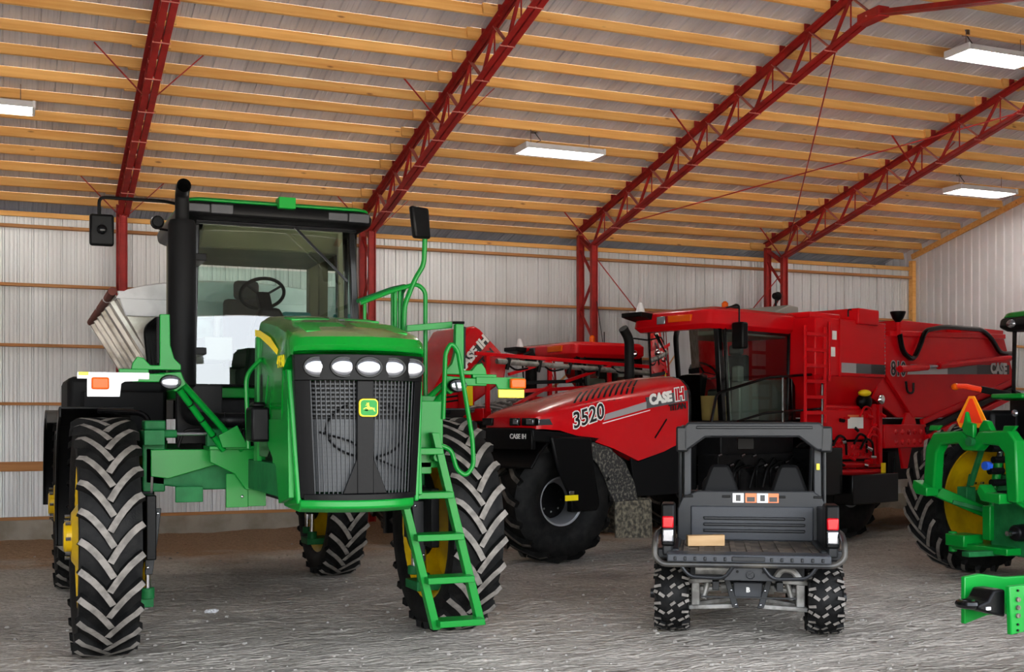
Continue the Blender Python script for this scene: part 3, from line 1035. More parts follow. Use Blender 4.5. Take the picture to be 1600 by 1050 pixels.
    # side panels under the hood, with recessed vents
    for s in (-1, 1):
        xs = HX + s * .47
        b = P('hood_side_panel', 'green', .004)
        b.prism([(8.26, 1.40), (8.3, 2.12), (8.45, 2.3), (8.45, 2.0), (8.5, 1.95), (9.0, 1.95), (9.0, 1.75), (8.7, 1.6), (8.6, 1.34)], 'x', xs - .02, xs + .02)
        b.prism([(9.42, 1.62), (9.42, 2.6), (9.5, 2.6), (9.56, 1.62)], 'x', xs - .02, xs + .02)
        b.done()
        b = P('intake_screen', 'black_gloss', .003)
        b.prism([(8.52, 1.97), (8.52, 2.3), (9.4, 2.3), (9.4, 1.66), (9.1, 1.66)], 'x', xs - .006, xs + .006)
        b.done()
        for k in range(3):
            b = P('vent_slat', 'green', .003)
            y = 8.62 + k * .2
            b.bar((xs + s * .008, y, 2.28), (xs + s * .008, y + .16, 1.98), .012, .03)
            b.done()
        b = P('side_stripe', 'decal_yellow', 0)
        b.prism([(8.62, 2.455), (8.9, 2.56), (9.3, 2.64), (9.5, 2.66), (9.5, 2.61), (9.3, 2.585), (8.95, 2.5), (8.66, 2.42)], 'x', xs + s * .0 - .02, xs + s * .018 + (0.02 if s > 0 else 0))
        b.done()
    lettering('model_number', '4930', .13, face_matrix((HX - .494, 8.52, 2.36), (0, -1, 0), (0, 0, 1)), 'decal_yellow', hood, ext=.0015)
    lettering('model_number', '4930', .13, face_matrix((HX + .494, 8.52, 2.36), (0, 1, 0), (0, 0, 1)), 'decal_yellow', hood, ext=.0015)
    b = P('air_cleaner_box', 'black', .02); b.box(1.66, 1.8, 8.95, 9.2, 1.78, 2.04); b.box(1.68, 1.78, 9.0, 9.16, 2.04, 2.08); b.done()
    b = P('grab_bar', 'green', 0); b.tube(arc_pts([(1.72, 9.4, 1.72), (1.70, 9.4, 2.3), (1.8, 9.3, 2.42)], .1, 5), .018, 8); b.done()
    # front bezel and grille
    def fy(x): return 8.02 + .19 * ((x - HX) / .47) ** 2
    def strip(b, xs, z0, z1, dy, th=.02, mi=0, taper=None):
        """curved plate following the bowed front"""
        v = []
        for x in xs:
            for dz, dd in ((z0, 0), (z1, 0), (z1, th), (z0, th)):
                v.append((x, fy(x) + dy + dd, dz))
        f = []
        for i in range(len(xs) - 1):
            for j in range(4):
                k = (j + 1) % 4
                f.append((i * 4 + j, i * 4 + k, i * 4 + 4 + k, i * 4 + 4 + j))
        f += [(0, 1, 2, 3), tuple((len(xs) - 1) * 4 + j for j in (3, 2, 1, 0))]
        b.add(v, f, mi)
    def taper(b):
        b.v = [(HX + (x - HX) * (1 - .11 * min(1.0, max(0.0, (2.3 - z) / .95))), y, z) for x, y, z in b.v]
        return b
    lin_ = lambda a, c, n: [a + (c - a) * i / n for i in range(n + 1)]
    b = P('front_bezel', 'black', .004)
    strip(b, lin_(HX - .47, HX + .47, 12), 2.22, 2.40, -.02, .06)      # lamp band
    strip(b, lin_(HX - .47, HX - .375, 3), 1.40, 2.22, -.01, .08)
    strip(b, lin_(HX + .40, HX + .47, 3), 1.40, 2.22, -.01, .08)
    strip(b, lin_(HX - .45, HX + .45, 12), 1.385, 1.43, -.02, .08)
    bez = taper(b).done()
    b = P('grille_centre_post', 'black', .006); b.box(HX - .06, HX + .06, 8.035, 8.07, 1.43, 2.22); b.prism([(HX - .16, 1.43), (HX + .16, 1.43), (HX + .06, 1.68), (HX - .06, 1.68)], 'y', 8.04, 8.06); b.done()
    b = P('radiator_core', 'core', 0); strip(b, lin_(HX - .38, HX + .4, 8), 1.44, 1.95, .12, .03); taper(b).done()
    b = P('oil_cooler', 'core', 0)
    for k in range(8):
        strip(b, lin_(HX - .34, HX + .34, 8), 1.98 + k * .03, 1.99 + k * .03, .10, .02)
    b.done()
    b = P('oil_cooler_backing', 'dark', 0); strip(b, lin_(HX - .38, HX + .4, 8), 1.95, 2.22, .14, .03); b.done()
    for k in range(25):
        x = HX - .365 + k * .0315
        if abs(x - HX) < .05: continue
        b = P('grille_bar', 'grille', 0); b.box(x - .0035, x + .0035, fy(x) + .02, fy(x) + .034, 1.43, 2.22); taper(b).done()
    b = P('grille_mesh_wire', 'grille', 0)
    for k in range(26):
        strip(b, lin_(HX - .38, HX + .4, 8), 1.45 + k * .03, 1.4525 + k * .03, .04, .004)
    taper(b).done()
    b = P('coolant_hose', 'black', 0)
    pts = []
    for k in range(20):
        a = R(60 - 300 * k / 19)
        pts.append((HX + .04 + .29 * math.cos(a), fy(HX + .3 * math.cos(a)) + .075, 1.88 + .2 * math.sin(a)))
    b.tube(pts, .010, 6)
    b.tube([(HX - .3, 8.16, 1.86), (HX - .1, 8.1, 1.8), (HX + .08, 8.1, 1.68), (HX + .32, 8.16, 1.58)], .009, 6)
    b.done()
    for k, dx in enumerate((-.345, -.175, 0.0, .178, .345)):
        x = HX + dx + .015
        b = P('headlight', 'clearlens', 0)
        b.ball((x, fy(x) - .022, 2.312), .086, .014, .062, 20, 10)
        hl = b.done()
        b = P('headlight_ring', 'black_gloss', 0, parent=hl)
        ringp = [(x + .09 * math.cos(a), fy(x) - .02, 2.312 + .066 * math.sin(a)) for a in [2 * PI * i / 24 for i in range(25)]]
        b.tube(ringp, .010, 6, caps=False)
        b.done()
        b = P('headlight_bulb', 'white', 0, parent=hl); b.ball((x + .01, fy(x) - .034, 2.315), .03, .006, .024, 12, 8); b.done()
    # emblem with leaping deer
    ex, ez, ey = HX + .015, 2.03, 8.02
    b = P('emblem_badge', 'decal_yellow', .004); b.prism(rrect(.135, .125, .03, 4, ex, ez), 'y', ey - .012, ey + .01); badge = b.done()
    b = P('emblem_field', 'green', 0, parent=badge); b.prism(rrect(.118, .108, .024, 4, ex, ez), 'y', ey - .016, ey - .008); b.done()
    deer = [(-.9, -.05), (-.55, .12), (-.3, .2), (-.22, .45), (-.42, .5), (-.55, .42), (-.5, .55), (-.3, .62), (-.42, .85), (-.3, .9), (-.2, .7), (-.1, .95), (.0, .9), (-.06, .62), (.02, .4), (.1, .2), (.5, .12), (.78, .0), (.9, .1), (.85, -.1), (1.0, -.5), (.9, -.52), (.7, -.2), (.4, -.15), (.05, -.2), (-.3, -.32), (-.75, -.3), (-.72, -.4), (-.25, -.45), (-.1, -.25), (-.35, -.02), (-.6, -.02), (-.88, -.18)]
    b = P('emblem_deer', 'decal_yellow', 0, parent=badge)
    b.prism([(ex + p * .044, ez - .004 + q * .042) for p, q in deer], 'y', ey - .02, ey - .012); b.done()
    # lower nose / bumper
    b = P('lower_nose', 'green', .012)
    secs = []
    for x in lin_(HX - .48, HX + .44, 10):
        y = fy(x)
        secs.append([(x, y - .03, 1.39), (x, y - .035, 1.335), (x, y + .05, 1.30), (x, y + .5, 1.31), (x, y + .5, 1.37), (x, y + .05, 1.385)])
    b.loft(secs)
    taper(b).done()
    b = P('nose_cheek', 'green', .01)
    for s in (-1, 1):
        xs = HX + s * .47
        b.prism([(8.2, 1.36), (8.24, 2.0), (8.28, 2.3), (8.34, 2.3), (8.42, 1.9), (8.6, 1.76), (8.95, 1.74), (9.0, 1.45), (8.7, 1.42), (8.5, 1.33)], 'x', xs - s * .01, xs + s * .03)
    taper(b).each()
    # cab
    X0, X1, Y0, Y1 = 1.48, 2.97, 10.8, 12.45
    b = P('cab_floor', 'green', .01); b.box(X0 - .04, X1 + .04, Y0 - .04, Y1, 2.14, 2.235); b.done()
    b = P('cab_underside', 'dark', .01); b.box(X0 + .1, X1 - .1, Y0 + .1, Y1 - .05, 1.64, 2.14); b.done()
    b = P('cab_roof', ['black', 'green'], .03)
    def roof_ring(e, z): return [(x + (X0 + X1) / 2, y, z) for x, y in rrect(X1 - X0 + .22 + e, Y1 - Y0 + .34 + e, .14, 5, 0, (Y0 + Y1) / 2 - .06)]
    b.loft([roof_ring(-.1, 3.70), roof_ring(.0, 3.73), roof_ring(.02, 3.80), roof_ring(-.02, 3.85)])
    b.loft([roof_ring(-.02, 3.851), roof_ring(-.06, 3.885), roof_ring(-.35, 3.90)], mi=1)
    roof = b.done()
    b = P('roof_lamp', 'lamp_grey', .006, parent=roof)
    for s, x0 in ((-1, X0 - .08), (1, X1 - .34)):
        b.box(x0 + .02, x0 + .2, Y0 - .245, Y0 - .2, 3.75, 3.82); b.box(x0 + .21, x0 + .4, Y0 - .245, Y0 - .2, 3.745, 3.825)
    b.each()
    b = P('receiver_mount', 'green_patch', .006, parent=roof); b.box(2.19, 2.34, Y0 - .3, Y0 - .14, 3.82, 3.92); b.done()
    b = P('cab_pillar', 'black_gloss', .008)
    b.bar((X0, Y0, 2.23), (X0 + .03, Y0 - .03, 3.72), .055, .07); b.done()
    b = P('cab_pillar', 'black_gloss', .008)
    b.bar((X1 + .02, Y0, 2.23), (X1 - .06, Y0 - .03, 3.72), .06, .08); b.done()
    for x in (X0 + .02, X1 - .04):
        b = P('cab_pillar', 'olive', .01); b.bar((x, Y1 - .06, 2.23), (x, Y1 - .1, 3.72), .1, .14); b.done()
    b = P('door_post', 'olive', .01); b.bar((X1 - .1, Y0 + .12, 2.4), (X1 - .14, Y0 + .06, 3.7), .05, .06); b.done()
    b = P('door_frame', 'black_gloss', .006)
    b.bar((X1 - .02, Y0 + .55, 2.24), (X1 - .04, Y0 + .55, 3.7), .03, .05); b.done()
    b = P('windshield', 'windshield', 0)
    v = []
    n = 8
    for i in range(n + 1):
        u = i / n
        bow = -.05 * (1 - (2 * u - 1) ** 2)
        v += [(X0 + .03 + (X1 - X0 - .04) * u, Y0 - .05 + bow, 2.24), (X0 + .05 + (X1 - X0 - .11) * u, Y0 + .03 + bow, 3.72)]
    b.add(v, [(2 * i, 2 * i + 2, 2 * i + 3, 2 * i + 1) for i in range(n)]); b.done()
    for x in (X0 - .01, X1 + .01):
        b = P('side_window', 'glass', 0); b.add([(x, Y0 + .03, 2.24), (x, Y1 - .1, 2.24), (x, Y1 - .12, 3.7), (x, Y0, 3.7)], [(0, 1, 2, 3)]); b.done()
    b = P('rear_window', 'glass', 0); b.add([(X0 + .06, Y1 - .05, 2.75), (X1 - .08, Y1 - .05, 2.75), (X1 - .08, Y1 - .08, 3.5), (X0 + .06, Y1 - .08, 3.5)], [(0, 1, 2, 3)]); b.done()
    b = P('windshield_trim', 'black_gloss', .004)
    b.box(X0 + .02, X1 - .03, Y0 - .13, Y0 - .1, 3.665, 3.70); b.box(X0 - .01, X1 + .03, Y0 - .12, Y0 + .02, 2.235, 2.26); b.each()
    # cab interior
    b = P('headliner', 'olive', .02); b.box(X0 + .06, X1 - .08, Y0 + .3, Y1 - .06, 3.52, 3.70); b.done()
    b = P('sun_visor', 'olive', .02); b.prism([(Y0 + .02, 3.68), (Y0 + .3, 3.52), (Y0 + .34, 3.54), (Y0 + .05, 3.70)], 'x', X0 + .1, X1 - .12); b.done()
    b = P('rear_cab_panel', 'grey_trim', .01); b.box(X0 + .06, X1 - .08, Y1 - .1, Y1 - .03, 2.24, 2.78); b.done()
    b = P('operator_seat', 'seat', .04)
    b.box(1.95, 2.42, 11.6, 12.05, 2.45, 2.62); b.box(1.96, 2.41, 12.0, 12.14, 2.6, 3.15); b.box(2.06, 2.31, 12.02, 12.12, 3.15, 3.34); b.box(2.05, 2.3, 11.65, 11.95, 2.24, 2.46); b.done()
    b = P('trainer_seat', 'teal', .03); b.box(2.56, 2.86, 11.75, 12.1, 2.5, 2.62); b.box(2.56, 2.86, 12.1, 12.2, 2.6, 3.05); b.done()
    b = P('dash_console', 'black_matt', .03)
    b.prism([(1.98, 2.24), (2.5, 2.24), (2.42, 2.75), (2.3, 2.98), (2.12, 2.98), (2.04, 2.75)], 'y', 10.98, 11.15); b.done()
    b = P('steering_column', 'black_matt', .01); b.bar((2.2, 11.08, 2.9), (2.2, 11.3, 3.12), .12, .1); b.done()
    b = P('steering_wheel', 'black_matt', 0)
    cw = Vector((2.2, 11.32, 3.14)); nrm = Vector((0, .62, .78)); ax1 = Vector((1, 0, 0)); ax2 = nrm.cross(ax1)
    b.tube([cw + ax1 * .205 * math.cos(a) + ax2 * .205 * math.sin(a) for a in [2 * PI * i / 28 for i in range(29)]], .017, 8, caps=False)
    for a in (R(90), R(215), R(325)):
        b.bar(cw - nrm * .04, cw + (ax1 * math.cos(a) + ax2 * math.sin(a)) * .2, .025, .018)
    b.ball(cw - nrm * .03, .05, .05, .04, 10, 8)
    b.done()
    b = P('arm_console', 'grey_trim', .03); b.box(1.66, 1.92, 11.3, 12.0, 2.5, 2.72); b.cyl((1.78, 11.36, 2.72), (1.78, 11.32, 2.92), .03, 8); b.done()
    b = P('wiper', 'black_gloss', 0); b.bar((2.36, Y0 - .16, 3.68), (2.86, Y0 - .1, 3.22), .016, .02); b.done()
    b = P('cab_ceiling_light', 'tube', .004) if False else None
    # exhaust stack
    sx, sy = 1.33, 10.3
    b = P('exhaust_muffler', 'black_matt', 0); b.lathe([(2.22, .10), (2.24, .115), (3.58, .115), (3.62, .10)], 'z', (sx, sy, 0), 28); stack = b.done()
    b = P('exhaust_pipe', 'black_matt', 0, parent=stack)
    b.tube(arc_pts([(sx + .0, sy, 3.6), (sx, sy, 3.86), (sx - .01, sy - .2, 3.88)], .13, 6), .058, 16, caps=False); b.done()
    b = P('exhaust_bracket', 'black', .006); b.box(sx + .08, X0 + .06, sy + .05, Y0, 3.3, 3.36); b.box(sx + .08, X0 + .06, sy + .05, Y0, 2.5, 2.56); b.box(sx - .03, X0 + .2, sy + .1, sy + .2, 1.74, 2.24); b.each()
    # mirrors
    b = P('mirror_arm', 'black', 0); b.tube(arc_pts([(1.45, 10.6, 3.79), (1.2, 10.4, 3.79), (.67, 10.3, 3.77), (.67, 10.3, 3.48)], .05), .014, 8); b.done()
    b = P('mirror', 'black', .02); b.box(.595, .785, 10.27, 10.33, 3.37, 3.63); mr = b.done()
    b = P('mirror_socket', 'black_gloss', 0, parent=mr); b.ball((.69, 10.26, 3.5), .04, .03, .04, 12, 8); b.done()
    b = P('work_light', 'black', .01); b.lathe([(10.42, .05), (10.5, .06), (10.54, .02)], 'y', (1.15, .0, 3.62), 14); b.bar((1.17, 10.5, 3.57), (1.3, 10.6, 3.57), .03, .02); b.done()
    # marker-light outriggers on both sides
    yb = 9.5
    for s in (-1, 1):
        fx = (lambda x: x) if s < 0 else (lambda x: 4.62 - x)
        def bx(b, x0, x1, y0, y1, z0, z1): b.box(min(fx(x0), fx(x1)), max(fx(x0), fx(x1)), y0, y1, z0, z1)
        b = P('boom_rest', 'green', .006)
        b.prism([(fx(x), z) for x, z in ((1.06, 2.76), (1.135, 2.76), (1.14, 2.52), (1.17, 2.42), (1.22, 2.37), (1.22, 2.33), (.85, 2.33), (.86, 2.38), (.895, 2.43), (.94, 2.42), (.99, 2.365), (1.06, 2.365))], 'y', yb, yb + .06)
        b.done()
        b = P('rest_pad', 'black_matt', .004); bx(b, 1.04, 1.06, yb + .01, yb + .05, 2.38, 2.74); b.done()
        b = P('marker_bar', 'green', .006)
        bx(b, .86, 1.1, yb - .02, yb + .04, 2.235, 2.30) ; bx(b, .76, .98, yb, yb + .05, 2.30, 2.335)
        b.done()
        if s < 0:
            b = P('marker_plate', 'white', .004)
            b.box(.46, .98, yb - .03, yb - .015, 2.255, 2.305); b.prism([(.53, 2.30), (.53, 2.12), (.765, 2.12), (.775, 2.22), (.80, 2.235), (.9, 2.24), (.9, 2.30)], 'y', yb - .035, yb - .02); b.done()
            b = P('marker_reflector', 'yellow_ref', .003); b.box(.47, .54, yb - .04, yb - .03, 2.28, 2.305); b.done()
            b = P('marker_lamp', 'amber', .012); b.box(.56, .685, yb - .075, yb - .03, 2.175, 2.265); b.done()
        else:
            b = P('marker_plate', 'green', .004)
            b.prism([(3.66, 2.31), (4.10, 2.31), (4.10, 2.21), (3.86, 2.21), (3.84, 2.25), (3.66, 2.25)], 'y', yb - .035, yb - .015); b.done()
            b = P('marker_reflector', 'yellow_ref', .003); b.box(3.86, 4.10, yb - .045, yb - .025, 2.135, 2.205); b.done()
            b = P('marker_lamp', 'amber', .012); b.box(3.96, 4.10, yb - .09, yb - .035, 2.215, 2.30); b.done()
        lx = fx(1.135)
        b = P('work_lamp', 'clearlens', 0); b.ball((lx, yb - .075, 2.235), .075, .014, .05, 20, 10); wl = b.done()
        b = P('lamp_housing', 'black', 0, parent=wl); b.ball((lx, yb - .03, 2.235), .083, .05, .058, 20, 10); b.done()
        b = P('outrigger_tube', 'green', 0)
        b.cyl((fx(1.15), yb + .02, 2.26), (fx(1.60), 9.85, 1.70), .026, 12); b.done()
        b = P('outrigger_tube', 'green', 0)
        b.cyl((fx(1.20), yb + .05, 2.27), (fx(1.76), 9.9, 1.70), .026, 12); b.done()
        b = P('outrigger_head', 'green', .008); b.prism([(fx(x), z) for x, z in ((1.0, 2.30), (1.22, 2.32), (1.26, 2.22), (1.18, 2.16), (1.06, 2.24))], 'y', yb, yb + .05); b.done()
        b = P('outrigger_gusset', 'green', .004); b.prism([(fx(x), z) for x, z in ((1.55, 1.82), (1.70, 1.90), (1.79, 1.72), (1.58, 1.72))], 'y', 9.78, 9.81); b.done()
        for k in range(4):
            b = P('cable_tie', 'black', 0); u = .12 + k * .22
            p = Vector((fx(1.15), yb + .02, 2.26)).lerp(Vector((fx(1.60), 9.85, 1.70)), u); d = (Vector((fx(1.60), 9.85, 1.70)) - Vector((fx(1.15), yb + .02, 2.26))).normalized()
            b.cyl(p, p + d * .01, .029, 12); b.done()
    # walkway, rails, ladder on the left side of the machine
    b = P('walkway', 'green', .006); b.box(2.98, 3.4, 9.6, 12.2, 2.10, 2.15); b.done()
    for k in range(6):
        b = P('walkway_bearer', 'green_dull', .004); b.box(2.6, 3.35, 9.8 + k * .45, 9.86 + k * .45, 2.03, 2.10); b.done()
    r_ = .019
    b = P('handrail', 'green', 0); b.tube(arc_pts([(2.72, 9.75, 2.93), (3.04, 9.78, 3.06), (3.24, 9.8, 3.12), (3.315, 9.8, 3.06), (3.315, 9.8, 2.12)], .07, 5), r_, 10); b.done()
    b = P('handrail', 'green_dull', 0); b.tube(arc_pts([(2.74, 9.9, 2.96), (3.1, 10.1, 3.1), (3.3, 10.3, 3.16), (3.32, 10.5, 3.1), (3.32, 10.5, 2.12)], .07, 5), r_, 10); b.done()
    for x, y, zt in ((3.05, 9.82, 3.06), (3.09, 9.82, 3.08), (3.14, 10.1, 3.1), (3.22, 10.25, 3.12), (2.80, 9.9, 2.98)):
        b = P('rail_post', 'green', 0); b.cyl((x, y, 2.14), (x, y, zt), .015, 8); b.done()
    b = P('rail_post', 'green', 0); b.cyl((3.17, 10.3, 2.14), (3.17, 10.3, 3.14), .015, 8); b.done()
    b = P('mirror_arm', 'green', 0); b.tube(arc_pts([(3.11, 9.78, 2.66), (3.12, 9.78, 2.93), (3.22, 9.78, 3.17), (3.285, 9.75, 3.28), (3.285, 9.72, 3.56)], .06, 5), .022, 10); b.done()
    b = P('mirror', 'black', .02)
    b.add([(3.11, 9.66, 3.76), (3.30, 9.74, 3.76), (3.325, 9.76, 3.50), (3.15, 9.68, 3.49)] + [(3.13, 9.60, 3.76), (3.31, 9.68, 3.76), (3.335, 9.70, 3.50), (3.17, 9.62, 3.49)],
          [(0, 1, 2, 3), (4, 5, 6, 7), (0, 1, 5, 4), (1, 2, 6, 5), (2, 3, 7, 6), (3, 0, 4, 7)])
    b.done()
    b = P('gate_bar', 'green', .005); b.prism([(3.09, 2.69), (3.50, 2.735), (3.50, 2.79), (3.09, 2.745)], 'y', 9.62, 9.66); b.done()
    b = P('gate_pin', 'black', 0); b.cyl((3.50, 9.62, 2.78), (3.60, 9.6, 2.78), .012, 8); b.done()
    b = P('grab_rail', 'green', 0)
    b.tube(arc_pts([(3.30, 9.3, 1.95), (3.32, 9.3, 2.50), (3.37, 9.3, 2.585), (3.43, 9.3, 2.52), (3.56, 9.3, 1.78), (3.57, 9.3, 1.56), (3.50, 9.3, 1.475), (3.42, 9.3, 1.53), (3.37, 9.3, 1.70), (3.26, 9.3, 1.74)], .06, 5), .02, 10)
    b.done()
    b = P('stair_stringer', 'green', .005); b.prism([(2.79, 1.72), (2.845, 1.72), (3.235, .235), (3.165, .235)], 'y', 9.16, 9.24); b.done()
    b = P('stair_stringer', 'green', .005); b.prism([(3.16, 1.84), (3.225, 1.84), (3.635, .245), (3.565, .245)], 'y', 9.18, 9.26); b.done()
    for z, x0, x1 in ((.30, 3.19, 3.58), (.655, 3.09, 3.49), (1.005, 3.0, 3.40), (1.345, 2.91, 3.31), (1.70, 2.84, 3.22)):
        b = P('stair_tread', 'green', .006); b.box(x0, x1, 9.06, 9.28, z - .035, z + .018); b.done()
    b = P('ladder_hanger', 'green', .006); b.box(3.1, 3.3, 9.3, 9.4, 1.55, 2.1); b.box(2.7, 3.2, 9.3, 9.38, 1.5, 1.6); b.cyl((3.22, 9.2, 1.64), (3.22, 9.3, 1.64), .04, 12); b.done()
    # fenders, braces, tank
    def fender(x, y, a0, a1, wd, rad):
        b = P('fender', 'black', .006)
        secs = []
        for k in range(13):
            a = R(a0 + (a1 - a0) * k / 12)
            c, sn = math.cos(a), math.sin(a)
            rr_ = rad
            secs.append([(x - wd / 2, y - (rr_ - .09) * c, .985 + (rr_ - .09) * sn), (x - wd / 2, y - rr_ * c, .985 + rr_ * sn), (x + wd / 2, y - rr_ * c, .985 + rr_ * sn), (x + wd / 2, y - (rr_ - .02) * c, .985 + (rr_ - .02) * sn), (x - wd / 2 + .02, y - (rr_ - .02) * c, .985 + (rr_ - .02) * sn), (x - wd / 2 + .02, y - (rr_ - .09) * c, .985 + (rr_ - .09) * sn)])
        b.loft(secs); b.done()
    for x, s in ((.67, -1), (3.76, 1)):
        fender(x, 10.5, 92, 190, .6, 1.07)
        fender(x, 14.75, 60, 185, .6, 1.07)
        xi = x - s * .34
        b = P('fender_brace', 'black_gloss', 0); b.tube(arc_pts([(x, 10.42, 2.02), (xi - s * .04, 10.3, 2.0), (xi - s * .08, 10.2, 1.72), (xi - s * .06, 10.2, 1.32), (xi - s * .07, 10.2, 1.05)], .1, 5), .024, 8); b.done()
        b = P('brace_plate', 'utv', .006); b.prism([(xi - s * .02, 1.22), (xi - s * .13, 1.22), (xi - s * .10, .95), (xi - s * .06, .68), (xi + s * .0, .68)], 'y', 10.1, 10.13); b.done()
        for z, dx in ((1.18, .1), (.74, .02)):
            b = P('plate_bolt', 'steel', 0); b.ball((xi - s * dx, 10.095, z), .014, .01, .014, 8, 6); b.done()
    b = P('fuel_tank', 'black_matt', .06); b.box(.5, 1.42, 12.1, 13.6, 1.66, 2.36); b.done()
    b = P('fuel_tank', 'black_matt', .06); b.box(3.05, 3.95, 12.1, 13.6, 1.66, 2.3); b.done()
    b = P('tank_step', 'black_matt', .02); b.box(.62, 1.36, 11.75, 12.1, 1.75, 2.22); b.done()
    # dry box with white cover and rolled tarp
    YB0, YB1 = 13.2, 16.8
    b = P('dry_box', 'stainless', .006)
    for x0, x1 in ((1.02, 1.62), (3.46, 2.86)):
        b.sheet([(x0, YB0, 3.26), (x0, YB1, 3.2), (x1, YB1, 2.2), (x1, YB0, 2.2)], .02)
    b.prism([(1.02, 3.26), (3.46, 3.26), (2.86, 2.2), (1.62, 2.2)], 'y', YB0, YB0 + .03)
    b.prism([(1.02, 3.26), (3.46, 3.26), (2.86, 2.2), (1.62, 2.2)], 'y', YB1 - .03, YB1)
    b.each()
    for k in range(6):
        y = YB0 + .1 + k * .66
        b = P('box_rib', 'stainless', .004); b.bar((.99, y, 3.2), (1.57, y, 2.25), .07, .05); b.done()
    b = P('conveyor', 'dark', .01); b.box(1.6, 2.9, YB0 - .1, YB1 + .4, 1.95, 2.2); b.done()
    b = P('box_cover', 'white_cover', 0, 40)
    secs = []
    for y, k in ((YB0 - .1, .9), (YB0, 1.0), (15.0, 1.0), (YB1, 1.0)):
        secs.append([(2.24 + 1.22 * math.cos(a), y, 3.22 + .24 * k * math.sin(a)) for a in [PI * i / 14 for i in range(15)]])
    b.loft(secs)
    b.done()
    b = P('cover_front', 'white_cover', .01); b.prism([(1.03, 3.3), (3.45, 3.3), (3.36, 3.04), (1.12, 3.04)], 'y', YB0 - .07, YB0 - .02); b.done()
    b = P('tarp_roll', 'brown_tarp', 0); b.cyl((.985, YB0 - .1, 3.29), (.985, YB1, 3.24), .045, 10); roll = b.done()
    for k in range(3):
        y = YB0 + .6 + k * 1.2
        b = P('tarp_strap', 'white', 0, parent=roll); b.cyl((.985, y, 3.285), (.985, y + .06, 3.285), .052, 10); b.done()
    b = P('hose_bundle', 'black', 0)
    for k in range(5):
        b.tube(arc_pts([(1.36 + .04 * k, 12.9, 2.3), (1.3 + .03 * k, 12.9, 2.9), (1.42 + .03 * k, 13.0, 3.0)], .1), .03, 6)
    b.done()
    OFF[0] = Vector((0, 0, 0))
sprayer()
# ------------------------------------------------------------------ red three-wheel spreaders
def floater_wheel(rz_lugs=1):
    Rt, w, rr = .84, .86, .33
    return tyre_mesh(Rt, w, rr, bar_lugs(16, w, Rt, .42, .036, v=rz_lugs, curve=.2), .05, ['tyre', 'tread_dark'], belly=1.03), rim_mesh(rr, w, 'rim_grey', .1, .14)

